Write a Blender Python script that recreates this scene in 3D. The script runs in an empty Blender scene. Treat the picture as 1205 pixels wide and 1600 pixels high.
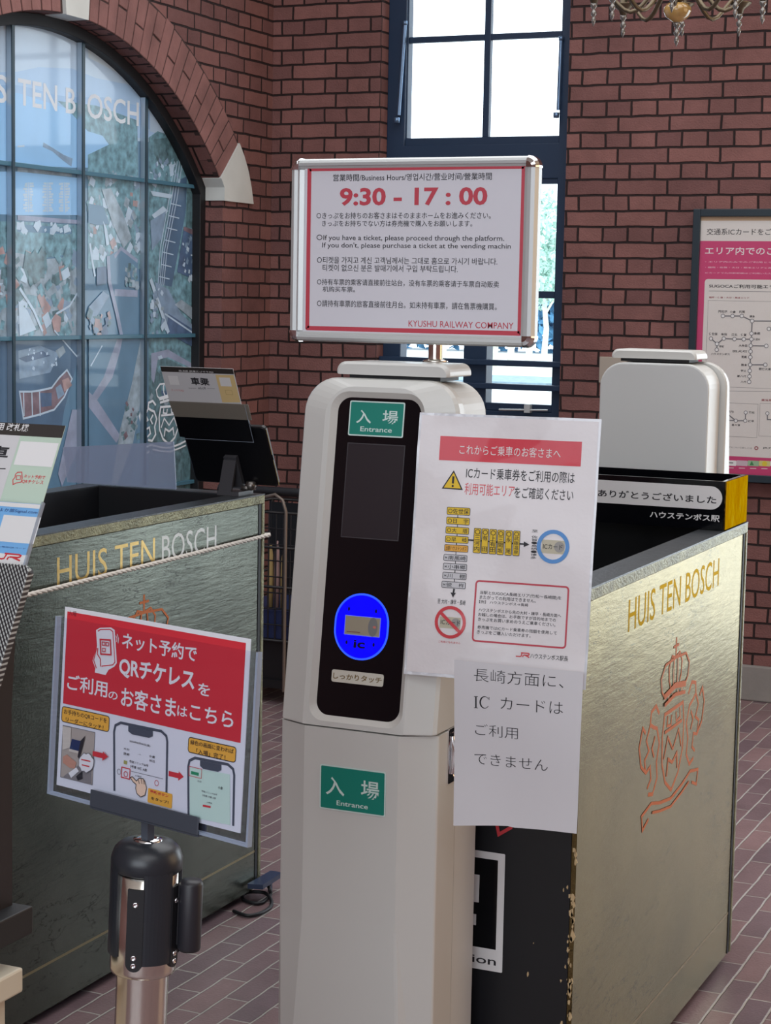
import bpy, bmesh, math, random
from math import sin, cos, pi, radians
from mathutils import Vector, Matrix
from mathutils.geometry import tessellate_polygon
rnd = random.Random(7)
SC = bpy.context.scene
COL = SC.collection

# ---------------------------------------------------------------- camera, world, light, exposure
F, PITCH, ROLL, YAW, EYE = 2950.0, 0.11153, 0.01895, -0.41960, 1.5
_fw = Vector((sin(YAW) * cos(PITCH), cos(YAW) * cos(PITCH), -sin(PITCH)))
_r0 = Vector((cos(YAW), -sin(YAW), 0)); _u0 = _r0.cross(_fw)
_rt = cos(ROLL) * _r0 + sin(ROLL) * _u0
_up = -sin(ROLL) * _r0 + cos(ROLL) * _u0
CAMP = Vector((0, 0, EYE))
cam = bpy.data.cameras.new('camera'); camo = bpy.data.objects.new('camera', cam); COL.objects.link(camo)
camo.matrix_world = Matrix(((_rt.x, _up.x, -_fw.x, 0), (_rt.y, _up.y, -_fw.y, 0), (_rt.z, _up.z, -_fw.z, EYE), (0, 0, 0, 1)))
cam.sensor_fit = 'VERTICAL'; cam.sensor_height = 36.0; cam.lens = 36.0 * F / 1600.0
cam.clip_start = 0.05; cam.clip_end = 200
SC.camera = camo

SC.view_settings.view_transform = 'Standard'; SC.view_settings.look = 'None'
SC.view_settings.gamma = 1.0; SC.view_settings.use_curve_mapping = False
SC.view_settings.exposure = 0.2
SC.cycles.use_denoising = True
SC.cycles.max_bounces = 8; SC.cycles.diffuse_bounces = 4; SC.cycles.glossy_bounces = 4
SC.cycles.transparent_max_bounces = 12

W = bpy.data.worlds.new('sky'); SC.world = W; W.use_nodes = True
_bg = W.node_tree.nodes['Background']
_bg.inputs[0].default_value = (0.78, 0.90, 1.0, 1); _bg.inputs[1].default_value = 3.2

def area(name, loc, target, sx, sy, power, col=(1, 1, 1)):
    l = bpy.data.lights.new(name, 'AREA'); l.shape = 'RECTANGLE'; l.size = sx; l.size_y = sy
    l.energy = power; l.color = col
    o = bpy.data.objects.new(name, l); COL.objects.link(o); o.location = loc
    d = Vector(target) - Vector(loc); o.rotation_euler = d.to_track_quat('-Z', 'Y').to_euler()
    return o
area('overhead_fill', (-1.4, 4.2, 3.65), (-1.4, 4.2, 0), 3.6, 4.0, 95, (.94, .97, 1))  # overhead fill lamps added to brighten the room, no fixtures built
area('overhead_fill', (0.8, -0.8, 3.65), (0.8, -0.8, 0), 3.0, 3.0, 55, (.94, .97, 1))
area('front_fill', (-0.6, -3.2, 2.2), (-1.2, 5, 1.2), 4.0, 2.4, 128, (.84, .92, 1.0))  # fill lamp added behind the camera, no windows built there
area('warm_light_right', (3.2, 5.2, 1.9), (-2.0, 4.6, 1.1), 3.0, 3.0, 52, (1.0, .72, .42))
area('daylight_door', (0.3, 7.35, 1.3), (-0.8, 3.0, 0.6), 1.9, 2.3, 24, (.85, .94, 1.0))

# ---------------------------------------------------------------- helpers
def ray(px, py):
    return _fw + _rt * ((px - 602.5) / F) - _up * ((py - 800.0) / F)
def on(axis, val, px, py):
    """point of the plane x|y|z = val that is seen at photo position px, py"""
    d = ray(px, py); i = 'xyz'.index(axis)
    return CAMP + d * ((val - CAMP[i]) / d[i])
def s2l(c):
    c = c / 255.0
    return c / 12.92 if c <= 0.04045 else ((c + 0.055) / 1.055) ** 2.4
def rgb(r, g, b): return (s2l(r), s2l(g), s2l(b), 1.0)

MATS = {}
def mat(name, col, rough=0.6, metal=0.0, var=0.0, vscale=8.0, bump=0.0, bscale=60.0, coat=0.0, emit=None, estr=0.0, spec=0.5, alpha=1.0, ior=None):
    if name in MATS: return MATS[name]
    m = bpy.data.materials.new(name); m.use_nodes = True
    nt = m.node_tree; b = nt.nodes['Principled BSDF']
    b.inputs['Base Color'].default_value = col; b.inputs['Roughness'].default_value = rough
    b.inputs['Metallic'].default_value = metal; b.inputs['Coat Weight'].default_value = coat
    b.inputs['Coat Roughness'].default_value = 0.05
    if metal >= .9: b.inputs['Specular Tint'].default_value = tuple(min(1, c ** .5) for c in col[:3]) + (1,)
    b.inputs['Specular IOR Level'].default_value = spec; b.inputs['Alpha'].default_value = alpha
    if ior: b.inputs['IOR'].default_value = ior
    if emit:
        b.inputs['Emission Color'].default_value = emit; b.inputs['Emission Strength'].default_value = estr
    if var or bump:
        tc = nt.nodes.new('ShaderNodeTexCoord')
        if var:
            n = nt.nodes.new('ShaderNodeTexNoise'); n.inputs['Scale'].default_value = vscale; n.inputs['Detail'].default_value = 6
            nt.links.new(tc.outputs['Object'], n.inputs['Vector'])
            r = nt.nodes.new('ShaderNodeValToRGB')
            r.color_ramp.elements[0].position = .3; r.color_ramp.elements[1].position = .7
            r.color_ramp.elements[0].color = tuple(c * (1 - var) for c in col[:3]) + (1,)
            r.color_ramp.elements[1].color = tuple(min(1, c * (1 + var)) for c in col[:3]) + (1,)
            nt.links.new(n.outputs['Fac'], r.inputs['Fac']); nt.links.new(r.outputs['Color'], b.inputs['Base Color'])
        if bump:
            n2 = nt.nodes.new('ShaderNodeTexNoise'); n2.inputs['Scale'].default_value = bscale; n2.inputs['Detail'].default_value = 4
            nt.links.new(tc.outputs['Object'], n2.inputs['Vector'])
            bp = nt.nodes.new('ShaderNodeBump'); bp.inputs['Strength'].default_value = bump; bp.inputs['Distance'].default_value = .004
            nt.links.new(n2.outputs['Fac'], bp.inputs['Height']); nt.links.new(bp.outputs['Normal'], b.inputs['Normal'])
    MATS[name] = m
    return m

def nmath(nt, op, a, b=None, c=None):
    n = nt.nodes.new('ShaderNodeMath'); n.operation = op
    for i, v in enumerate((a, b, c)):
        if v is None: continue
        if isinstance(v, (int, float)): n.inputs[i].default_value = v
        else: nt.links.new(v, n.inputs[i])
    return n.outputs[0]

def brick_material(name, c1, c2, cm, w, h, mortar, bumpd, english=True, rough=.8, swap=False, squash_noise=.32):
    """bricks of size w x h metres laid from the UV map (which is in metres)"""
    m = bpy.data.materials.new(name); m.use_nodes = True; nt = m.node_tree; b = nt.nodes['Principled BSDF']
    uv = nt.nodes.new('ShaderNodeUVMap'); uv.uv_map = 'UVMap'
    vec = uv.outputs['UV']
    nz = nt.nodes.new('ShaderNodeTexNoise'); nz.inputs['Scale'].default_value = 9; nz.inputs['Detail'].default_value = 3
    nt.links.new(vec, nz.inputs['Vector'])
    sub = nt.nodes.new('ShaderNodeVectorMath'); sub.operation = 'SUBTRACT'; nt.links.new(nz.outputs['Color'], sub.inputs[0]); sub.inputs[1].default_value = (.5, .5, .5)
    sc = nt.nodes.new('ShaderNodeVectorMath'); sc.operation = 'SCALE'; nt.links.new(sub.outputs[0], sc.inputs[0]); sc.inputs['Scale'].default_value = .010
    ad = nt.nodes.new('ShaderNodeVectorMath'); ad.operation = 'ADD'; nt.links.new(vec, ad.inputs[0]); nt.links.new(sc.outputs[0], ad.inputs[1])
    vec2 = ad.outputs[0]
    def tex(width, off):
        t = nt.nodes.new('ShaderNodeTexBrick'); nt.links.new(vec2, t.inputs['Vector'])
        t.offset = off; t.offset_frequency = 2; t.squash = 1.0
        t.inputs['Scale'].default_value = 1.0; t.inputs['Brick Width'].default_value = width; t.inputs['Row Height'].default_value = h
        t.inputs['Mortar Size'].default_value = mortar; t.inputs['Mortar Smooth'].default_value = .45
        t.inputs['Color1'].default_value = c1; t.inputs['Color2'].default_value = c2; t.inputs['Mortar'].default_value = cm
        return t
    if english:
        ta, tb = tex(w, 0.0), tex(w / 2, 0.0)
        sh = nt.nodes.new('ShaderNodeVectorMath'); sh.operation = 'ADD'; nt.links.new(vec2, sh.inputs[0]); sh.inputs[1].default_value = (w / 4, 0, 0)
        nt.links.new(sh.outputs[0], tb.inputs['Vector'])
        sp = nt.nodes.new('ShaderNodeSeparateXYZ'); nt.links.new(vec2, sp.inputs[0])
        row = nmath(nt, 'FLOOR', nmath(nt, 'DIVIDE', sp.outputs['Y'], h))
        par = nmath(nt, 'FLOORED_MODULO', row, 2.0) if False else nmath(nt, 'ABSOLUTE', nmath(nt, 'SUBTRACT', row, nmath(nt, 'MULTIPLY', nmath(nt, 'FLOOR', nmath(nt, 'DIVIDE', row, 2.0)), 2.0)))
        mx = nt.nodes.new('ShaderNodeMix'); mx.data_type = 'RGBA'; nt.links.new(par, mx.inputs['Factor'])
        nt.links.new(ta.outputs['Color'], mx.inputs['A']); nt.links.new(tb.outputs['Color'], mx.inputs['B'])
        col = mx.outputs['Result']
        mf = nt.nodes.new('ShaderNodeMix'); mf.data_type = 'FLOAT'; nt.links.new(par, mf.inputs['Factor'])
        nt.links.new(ta.outputs['Fac'], mf.inputs['A']); nt.links.new(tb.outputs['Fac'], mf.inputs['B'])
        fac = mf.outputs['Result']
    else:
        t = tex(w, 0.5); col, fac = t.outputs['Color'], t.outputs['Fac']
    n3 = nt.nodes.new('ShaderNodeTexNoise'); n3.inputs['Scale'].default_value = 3.2; n3.inputs['Detail'].default_value = 8; n3.inputs['Roughness'].default_value = .75
    nt.links.new(vec, n3.inputs['Vector'])
    hsv = nt.nodes.new('ShaderNodeHueSaturation'); nt.links.new(col, hsv.inputs['Color'])
    nt.links.new(nmath(nt, 'ADD', nmath(nt, 'MULTIPLY', n3.outputs['Fac'], squash_noise * 4), 1 - squash_noise * 2), hsv.inputs['Value'])
    nt.links.new(hsv.outputs['Color'], b.inputs['Base Color'])
    n4 = nt.nodes.new('ShaderNodeTexNoise'); n4.inputs['Scale'].default_value = 150; n4.inputs['Detail'].default_value = 3
    nt.links.new(vec, n4.inputs['Vector'])
    hgt = nmath(nt, 'ADD', nmath(nt, 'SUBTRACT', 1.0, fac), nmath(nt, 'MULTIPLY', n4.outputs['Fac'], .22))
    bp = nt.nodes.new('ShaderNodeBump'); bp.inputs['Strength'].default_value = 1.0; bp.inputs['Distance'].default_value = bumpd
    nt.links.new(hgt, bp.inputs['Height']); nt.links.new(bp.outputs['Normal'], b.inputs['Normal'])
    b.inputs['Roughness'].default_value = rough; b.inputs['Specular IOR Level'].default_value = .35
    MATS[name] = m
    return m

def glass_material(name, tint=(1, 1, 1, 1), refl=.08):
    m = bpy.data.materials.new(name); m.use_nodes = True; nt = m.node_tree
    nt.nodes.remove(nt.nodes['Principled BSDF'])
    tr = nt.nodes.new('ShaderNodeBsdfTransparent'); tr.inputs[0].default_value = tint
    gl = nt.nodes.new('ShaderNodeBsdfGlossy'); gl.inputs['Roughness'].default_value = .03
    fr = nt.nodes.new('ShaderNodeFresnel'); fr.inputs[0].default_value = 1.45
    geo = nt.nodes.new('ShaderNodeNewGeometry')
    mx = nt.nodes.new('ShaderNodeMixShader')
    nt.links.new(nmath(nt, 'MULTIPLY', fr.outputs[0], nmath(nt, 'SUBTRACT', 1.0, geo.outputs['Backfacing'])), mx.inputs[0]); nt.links.new(tr.outputs[0], mx.inputs[1]); nt.links.new(gl.outputs[0], mx.inputs[2])
    nt.links.new(mx.outputs[0], nt.nodes['Material Output'].inputs[0])
    MATS[name] = m
    return m

def tag(o, label=None, cat=None, group=None, kind=None):
    if label: o['label'] = label
    if cat: o['category'] = cat
    if group: o['group'] = group
    if kind: o['kind'] = kind
    return o

class MB:
    """collects shapes (world coordinates) and links them as one mesh object"""
    def __init__(s): s.v, s.f, s.m, s.s = [], [], [], []
    def add(s, vs, fs, mi=0, sm=False):
        k = len(s.v); s.v += [Vector(p) for p in vs]
        for f in fs: s.f.append([i + k for i in f]); s.m.append(mi); s.s.append(sm)
        return s
    def box(s, a, b, mi=0):
        (x0, y0, z0), (x1, y1, z1) = a, b
        return s.add([(x0, y0, z0), (x1, y0, z0), (x1, y1, z0), (x0, y1, z0), (x0, y0, z1), (x1, y0, z1), (x1, y1, z1), (x0, y1, z1)],
                     [(3, 2, 1, 0), (4, 5, 6, 7), (0, 1, 5, 4), (1, 2, 6, 5), (2, 3, 7, 6), (3, 0, 4, 7)], mi)
    def obox(s, o, ex, ey, ez, mi=0):
        o, ex, ey, ez = Vector(o), Vector(ex), Vector(ey), Vector(ez)
        return s.add([o, o + ex, o + ex + ey, o + ey, o + ez, o + ex + ez, o + ex + ey + ez, o + ey + ez],
                     [(3, 2, 1, 0), (4, 5, 6, 7), (0, 1, 5, 4), (1, 2, 6, 5), (2, 3, 7, 6), (3, 0, 4, 7)], mi)
    def tube(s, path, r, n=8, mi=0, cap=True, closed=False):
        path = [Vector(p) for p in path]; L = len(path); rings = []
        rr = r if isinstance(r, (list, tuple)) else [r] * L
        up = None
        for i, p in enumerate(path):
            if closed: t = path[(i + 1) % L] - path[i - 1]
            else: t = path[min(i + 1, L - 1)] - path[max(i - 1, 0)]
            t.normalize()
            if up is None:
                up = Vector((0, 0, 1)) if abs(t.z) < .9 else Vector((1, 0, 0))
            a = t.cross(up)
            if a.length < 1e-4: a = t.cross(Vector((.3, 1, .2)))
            a.normalize(); bb = t.cross(a).normalized(); up = -bb if False else a.cross(t).normalized()
            rings.append([p + (a * cos(2 * pi * k / n) + bb * sin(2 * pi * k / n)) * rr[i] for k in range(n)])
        vs = [q for R_ in rings for q in R_]; fs = []
        for i in range(L if closed else L - 1):
            j = (i + 1) % L
            for k in range(n): fs.append((i * n + k, i * n + (k + 1) % n, j * n + (k + 1) % n, j * n + k))
        s.add(vs, fs, mi, True)
        if cap and not closed:
            s.add(rings[0], [tuple(range(n))], mi); s.add(rings[-1], [tuple(reversed(range(n)))], mi)
        return s
    def lathe(s, prof, c=(0, 0, 0), n=24, mi=0, xf=None, sm=True):
        vs = []; c = Vector(c)
        for r, z in prof:
            for k in range(n):
                p = Vector((r * cos(2 * pi * k / n), r * sin(2 * pi * k / n), z))
                vs.append(c + (xf @ p if xf else p))
        fs = []
        for i in range(len(prof) - 1):
            for k in range(n): fs.append((i * n + k, i * n + (k + 1) % n, (i + 1) * n + (k + 1) % n, (i + 1) * n + k))
        return s.add(vs, fs, mi, sm)
    def rings(s, rs, mi=0, cap0=True, cap1=True, sm=False):
        n = len(rs[0]); vs = [p for r in rs for p in r]; fs = []
        for i in range(len(rs) - 1):
            for k in range(n): fs.append((i * n + k, i * n + (k + 1) % n, (i + 1) * n + (k + 1) % n, (i + 1) * n + k))
        s.add(vs, fs, mi, sm)
        if cap0: s.poly(rs[0], mi)
        if cap1: s.poly(rs[-1], mi)
        return s
    def poly(s, pts, mi=0):
        pts = [Vector(p) for p in pts]
        tr = tessellate_polygon([pts])
        return s.add(pts, [tuple(t) for t in tr], mi)
    def xform(s, M):
        s.v = [M @ p for p in s.v]; return s
    def build(s, name, mats, parent=None, loc=None, bevel=0, seg=2, uv=False, weld=False, fixn=True, angle=.6):
        if not isinstance(mats, (list, tuple)): mats = [mats]
        if loc is None:
            if parent is not None: loc = parent['_w'] if '_w' in parent else (0, 0, 0)
            else:
                xs = [p.x for p in s.v]; ys = [p.y for p in s.v]; zs = [p.z for p in s.v]
                loc = ((min(xs) + max(xs)) / 2, (min(ys) + max(ys)) / 2, min(zs))
        loc = Vector(loc)
        me = bpy.data.meshes.new(name)
        me.from_pydata([tuple(p - loc) for p in s.v], [], s.f)
        for m_ in mats: me.materials.append(m_)
        me.polygons.foreach_set('material_index', s.m)
        me.polygons.foreach_set('use_smooth', s.s)
        if fixn or weld:
            bm = bmesh.new(); bm.from_mesh(me)
            if weld: bmesh.ops.remove_doubles(bm, verts=bm.verts, dist=1e-5)
            if fixn: bmesh.ops.recalc_face_normals(bm, faces=bm.faces)
            bm.to_mesh(me); bm.free()
        if uv:
            ul = me.uv_layers.new(name='UVMap')
            for p in me.polygons:
                n = p.normal; a = max(range(3), key=lambda i: abs(n[i]))
                for li in p.loop_indices:
                    q = me.vertices[me.loops[li].vertex_index].co + loc
                    ul.data[li].uv = ((q.y, q.z), (q.x, q.z), (q.x, q.y))[a]
        me.update()
        o = bpy.data.objects.new(name, me); COL.objects.link(o)
        if parent is not None:
            o.parent = parent; o.location = loc - Vector(parent['_w'])
            o['_w'] = tuple(loc)
        else:
            o.location = loc; o['_w'] = tuple(loc)
        if bevel:
            md = o.modifiers.new('bevel', 'BEVEL'); md.width = bevel; md.segments = seg; md.limit_method = 'ANGLE'; md.angle_limit = angle
        return o

def thing(name, loc, label, cat, group=None):
    o = bpy.data.objects.new(name, None); o.empty_display_size = .05; COL.objects.link(o); o.location = loc; o['_w'] = tuple(loc)
    return tag(o, label, cat, group)
def struct(o): o['kind'] = 'structure'; return o

def rrect(x0, z0, x1, z1, r, n=6, rb=None):
    """rounded rectangle outline, counter-clockwise from bottom-left; rb = radius of the two bottom corners"""
    rb = r if rb is None else rb; out = []
    for cx, cz, a0, q in ((x0 + rb, z0 + rb, pi, rb), (x1 - rb, z0 + rb, 1.5 * pi, rb), (x1 - r, z1 - r, 0, r), (x0 + r, z1 - r, .5 * pi, r)):
        for k in range(n + 1):
            a = a0 + .5 * pi * k / n
            out.append((cx + q * cos(a), cz + q * sin(a)))
    return out

# ---- lettering
_G = {}
def glyphs(body, off=0.0):
    k = (body, off)
    if k in _G: return _G[k]
    c = bpy.data.curves.new('lettering', 'FONT'); c.body = body; c.resolution_u = 3; c.offset = off
    o = bpy.data.objects.new('lettering', c); COL.objects.link(o)
    dg = bpy.context.evaluated_depsgraph_get(); oe = o.evaluated_get(dg); me = oe.to_mesh()
    vs = [(v.co.x, v.co.y) for v in me.vertices]; fs = [tuple(p.vertices) for p in me.polygons]
    oe.to_mesh_clear(); bpy.data.objects.remove(o); bpy.data.curves.remove(c)
    _G[k] = (vs, fs)
    return _G[k]

class Sheet:
    """a flat (or softly curled) printed surface: base plus print, in its own metres u (right), v (up)"""
    def __init__(s, o, ex, up, warp=None, eps=.0004):
        s.o, s.ex, s.up = Vector(o), Vector(ex).normalized(), Vector(up).normalized()
        s.n = s.ex.cross(s.up).normalized(); s.warp = warp; s.eps = eps
        s.mb = MB(); s.mats = []; s.boxes = []; s.step = .00032 if warp else .00017
    def mi(s, m):
        if m not in s.mats: s.mats.append(m)
        return s.mats.index(m)
    def uv(s, p):
        d = ray(*p); t = (s.o - CAMP).dot(s.n) / d.dot(s.n); q = CAMP + d * t - s.o
        return (q.dot(s.ex), q.dot(s.up))
    def lift(s, q, pad=0):
        """print laid over earlier print gets its own thin layer; returns its height in metres"""
        us = [p[0] for p in q]; vs = [p[1] for p in q]; b = (min(us) - pad, min(vs) - pad, max(us) + pad, max(vs) + pad); lv = 0
        for (a0, b0, a1_, b1), l in s.boxes:
            if a0 < b[2] and a1_ > b[0] and b0 < b[3] and b1 > b[1]: lv = max(lv, l)
        s.boxes.append((b, lv + 1))
        return (lv + 1) * s.step
    def P(s, u, v, h):
        h = h + (s.warp(u, v) if s.warp else 0)
        return s.o + s.ex * u + s.up * v + s.n * h
    def base(s, outline, m, t=.001):
        """closed slab with the given uv outline, front at layer 0"""
        mi = s.mi(m); fr = [s.P(u, v, 0) for u, v in outline]; bk = [p - s.n * t for p in fr]
        s.mb.rings([bk, fr], mi)
    def grid(s, u0, v0, u1, v1, m, layer=0, nu=12, nv=12, t=0):
        mi = s.mi(m); layer = 0 if t else s.lift([(u0, v0), (u1, v1)])
        vs = [s.P(u0 + (u1 - u0) * i / nu, v0 + (v1 - v0) * j / nv, layer) for j in range(nv + 1) for i in range(nu + 1)]
        fs = [(j * (nu + 1) + i, j * (nu + 1) + i + 1, (j + 1) * (nu + 1) + i + 1, (j + 1) * (nu + 1) + i) for j in range(nv) for i in range(nu)]
        s.mb.add(vs, fs, mi, True)
        if t: s.mb.add([p - s.n * t for p in vs], [tuple(reversed(f)) for f in fs], mi, True)
    def poly(s, pts, m, layer=1, px=True):
        q = [s.uv(p) for p in pts] if px else pts
        layer = s.lift(q)
        tr = tessellate_polygon([[Vector((a, b, 0)) for a, b in q]])
        s.mb.add([s.P(a, b, layer) for a, b in q], [tuple(t) for t in tr], s.mi(m))
    def rect(s, tl, br, m, layer=1, r=0, px=True, line=0):
        (u0, v1), (u1, v0) = (s.uv(tl), s.uv(br)) if px else (tl, br)
        if line:
            s.stroke(rrect(u0, v0, u1, v1, r or 1e-4, 4), line, m, layer, True)
        elif s.warp and not r: s.grid(u0, v0, u1, v1, m, layer)
        else: s.poly(rrect(u0, v0, u1, v1, r, 4) if r else [(u0, v0), (u1, v0), (u1, v1), (u0, v1)], m, layer, False)
    def text(s, body, tl, br, m, layer=2, off=0.0, px=True, mirror=False):
        (u0, v1), (u1, v0) = (s.uv(tl), s.uv(br)) if px else (tl, br)
        vs, fs = glyphs(body, off)
        xs = [p[0] for p in vs]; ys = [p[1] for p in vs]; a, b, c, d = min(xs), max(xs), min(ys), max(ys)
        q = [(u0 + (x - a) / (b - a) * (u1 - u0), v0 + (y - c) / (d - c) * (v1 - v0)) for x, y in vs]
        if mirror: q = [(u0 + u1 - x, y) for x, y in q]
        layer = s.lift(q)
        s.mb.add([s.P(x, y, layer) for x, y in q], fs, s.mi(m))
    def vtext(s, chars, tl, br, m, layer=2, off=0.0):
        (u0, v1), (u1, v0) = s.uv(tl), s.uv(br); n = len(chars)
        for i, ch in enumerate(chars):
            if ch == ' ': continue
            a = v1 + (v0 - v1) * i / n; b = v1 + (v0 - v1) * (i + .88) / n
            s.text(ch, (u0, a), (u1, b), m, layer, off, False)
    def stroke(s, pts, w, m, layer=1, closed=False, px=False):
        q = [Vector(s.uv(p)) if px else Vector(p) for p in pts]
        if closed and (q[0] - q[-1]).length < 1e-6: q = q[:-1]
        q = [p for i, p in enumerate(q) if i == 0 or (p - q[i - 1]).length > 1e-6]
        if s.warp:
            qq = []; prs = list(zip(q, q[1:] + ([q[0]] if closed else [])))
            if not isinstance(w, (list, tuple)):
                for a, b in prs:
                    n_ = max(1, int((b - a).length / .006)); qq += [a.lerp(b, k / n_) for k in range(n_)]
                q = qq if closed else qq + [q[-1]]
        L = len(q); vs = []; layer = s.lift(q, (max(w) if isinstance(w, (list, tuple)) else w) * .5)
        for i in range(L):
            if closed: t0, t1 = q[i] - q[i - 1], q[(i + 1) % L] - q[i]
            else: t0 = q[i] - q[i - 1] if i else q[1] - q[0]; t1 = q[i + 1] - q[i] if i < L - 1 else q[-1] - q[-2]
            t0, t1 = t0.normalized(), t1.normalized(); t = (t0 + t1)
            t = t.normalized() if t.length > 1e-3 else t0
            nrm = Vector((-t.y, t.x)); k = 1 / max(.45, nrm.dot(Vector((-t0.y, t0.x))))
            ww = (w[i] if isinstance(w, (list, tuple)) else w) * .5 * k
            vs += [q[i] + nrm * ww, q[i] - nrm * ww]
        fs = [(2 * i, 2 * i + 1, (2 * i + 3) % (2 * L), (2 * i + 2) % (2 * L)) for i in range(L if closed else L - 1)]
        s.mb.add([s.P(p.x, p.y, layer) for p in vs], fs, s.mi(m))
    def disc(s, c, r, m, layer=1, px=True, rv=None, n=24):
        cu, cv = s.uv(c) if px else c
        s.poly([(cu + r * cos(2 * pi * k / n), cv + (rv or r) * sin(2 * pi * k / n)) for k in range(n)], m, layer, False)
    def ring(s, c, r, w, m, layer=1, px=True, n=32):
        cu, cv = s.uv(c) if px else c
        s.stroke([(cu + r * cos(2 * pi * k / n), cv + r * sin(2 * pi * k / n)) for k in range(n)], w, m, layer, True)
    def build(s, name, parent=None): return s.mb.build(name, s.mats, parent, fixn=False)

def xsheet(y, warp=None, x=0, z=0, eps=.0004): return Sheet((x, y, z), (1, 0, 0), (0, 0, 1), warp, eps)
def zz(ox, oy, sc):      # position inside an enlarged crop of the photo -> photo position
    return lambda x, y: (ox + x / sc, oy + y / sc)

# ---------------------------------------------------------------- materials
M_brick = brick_material('red_brick', rgb(132, 91, 86), rgb(109, 75, 73), rgb(40, 28, 28), .2015, .060, .0050, .011)
M_brickdark = mat('arch_reveal_brick', rgb(104, 72, 70), .85, var=.25, vscale=14, bump=.5, bscale=60)
M_vous = mat('voussoir_brick', rgb(134, 94, 90), .85, var=.22, vscale=7, bump=.6, bscale=90)
M_mortar = mat('mortar', rgb(66, 48, 46), .9)
M_stone = mat('pale_stone', rgb(205, 208, 204), .7, var=.05, bump=.15)
M_plinth = mat('grey_plinth_stone', rgb(140, 136, 132), .7, var=.1, bump=.2)
M_ceil = mat('ceiling_plaster', rgb(225, 220, 210), .9)
M_plain = mat('far_wall_plaster', rgb(150, 105, 95), .9, var=.1)
M_frame = mat('dark_teal_frame', rgb(22, 52, 66), .35, spec=.6)
M_bframe = mat('blue_black_window_frame', rgb(24, 46, 72), .45)
M_glass = glass_material('window_glass')
M_white = mat('gate_white_enamel', rgb(205, 206, 202), .38, coat=.15)
M_white2 = mat('gate_grey_enamel', rgb(208, 211, 210), .42)
M_black = mat('black_gloss', rgb(8, 9, 14), .12)
M_blackm = mat('black_matt', rgb(16, 17, 22), .55)
M_screen = mat('dark_screen', rgb(46, 42, 46), .2)
M_bezel = mat('gate_bezel', rgb(196, 194, 188), .45)
M_paper = mat('white_paper', rgb(226, 226, 226), .6)
M_lam = mat('laminated_paper', rgb(224, 222, 222), .35, coat=.6, bump=.12, bscale=18)
M_ink = mat('black_ink', rgb(34, 34, 40), .6)
M_inkg = mat('grey_ink', rgb(110, 110, 115), .6)
M_red = mat('red_ink', rgb(204, 52, 62), .5, coat=.3)
M_crim = mat('crimson_ink', rgb(190, 62, 78), .5)
M_pink = mat('magenta_ink', rgb(196, 62, 112), .45, coat=.4)
M_orange = mat('amber_ink', rgb(232, 172, 66), .55)
M_yel = mat('yellow_ink', rgb(226, 190, 40), .55)
M_green = mat('green_label', rgb(0, 128, 112), .4)
M_blue = mat('blue_ink', rgb(82, 142, 206), .5)
M_alu = mat('silver_aluminium', rgb(198, 202, 202), .42, metal=.45)
M_chrome = mat('chrome', rgb(225, 225, 228), .08, metal=1)
M_steel = mat('brushed_steel', rgb(226, 222, 214), .16, metal=1)
M_acr = mat('frosted_acrylic', rgb(150, 162, 188), .25, alpha=.55)
M_clear = glass_material('clear_acrylic')
M_brass = mat('polished_brass', rgb(116, 94, 50), .12, metal=1, bump=1.0, bscale=11)
M_cable = mat('cable_black', rgb(20, 20, 24), .5)
M_cream = mat('cream_laminate', rgb(205, 196, 176), .5)
M_rope = mat('white_rope', rgb(212, 206, 198), .8, bump=.4, bscale=300)
M_tan = mat('tan_paper', rgb(190, 165, 110), .7)

# ---------------------------------------------------------------- the setting
XL, YB, ZC, XR, YF = -3.718, 7.10, 3.8, 3.5, -3.5
def paver_material():
    m = brick_material('floor_pavers', rgb(132, 106, 106), rgb(108, 90, 95), rgb(172, 164, 158), .205, .060, .0034, .004, english=False, rough=.42, squash_noise=.3)
    return m
M_floor = paver_material()
fl = MB(); fl.add([(-3.9, YF, 0), (XR, YF, 0), (XR, YB + .3, 0), (-3.9, YB + .3, 0)], [(0, 1, 2, 3)])
o = struct(fl.build('floor', M_floor, loc=(0, 0, 0)))
ul = o.data.uv_layers.new(name='UVMap')
for p in o.data.polygons:
    for li in p.loop_indices:
        q = o.data.vertices[o.data.loops[li].vertex_index].co
        ul.data[li].uv = (q.y + .03, q.x + .040)
fl = MB(); fl.box((-4.2, YF, ZC), (XR, YB + .3, ZC + .1)); struct(fl.build('ceiling', M_ceil))
fl = MB(); fl.box((XR, YF, 0), (XR + .1, YB, ZC)); struct(fl.build('wall_right', M_plain))
fl = MB(); fl.box((-4.2, YF - .1, 0), (XR, YF, ZC)); struct(fl.build('wall_front', M_plain))

# back wall with the tall window and the doorway to the platform
WX0, WX1, WZ0, WZ1 = -3.225, -2.424, 1.045, 3.35
DX0, DX1, DZ1 = -.70, 1.30, 2.45
def holes_wall(xs, zs, inside, y, y2):
    b = MB()
    for i in range(len(xs) - 1):
        for j in range(len(zs) - 1):
            xa, xb, za, zb = xs[i], xs[i + 1], zs[j], zs[j + 1]
            if inside((xa + xb) / 2, (za + zb) / 2): continue
            b.add([(xa, y, za), (xb, y, za), (xb, y, zb), (xa, y, zb)], [(0, 1, 2, 3)])
            b.add([(xa, y2, za), (xb, y2, za), (xb, y2, zb), (xa, y2, zb)], [(3, 2, 1, 0)])
    return b
bw = holes_wall([XL - .3, WX0, WX1, DX0, DX1, XR], [0, WZ0, DZ1, WZ1, ZC],
                lambda x, z: (WX0 < x < WX1 and WZ0 < z < WZ1) or (DX0 < x < DX1 and z < DZ1), YB, YB + .3)
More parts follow.
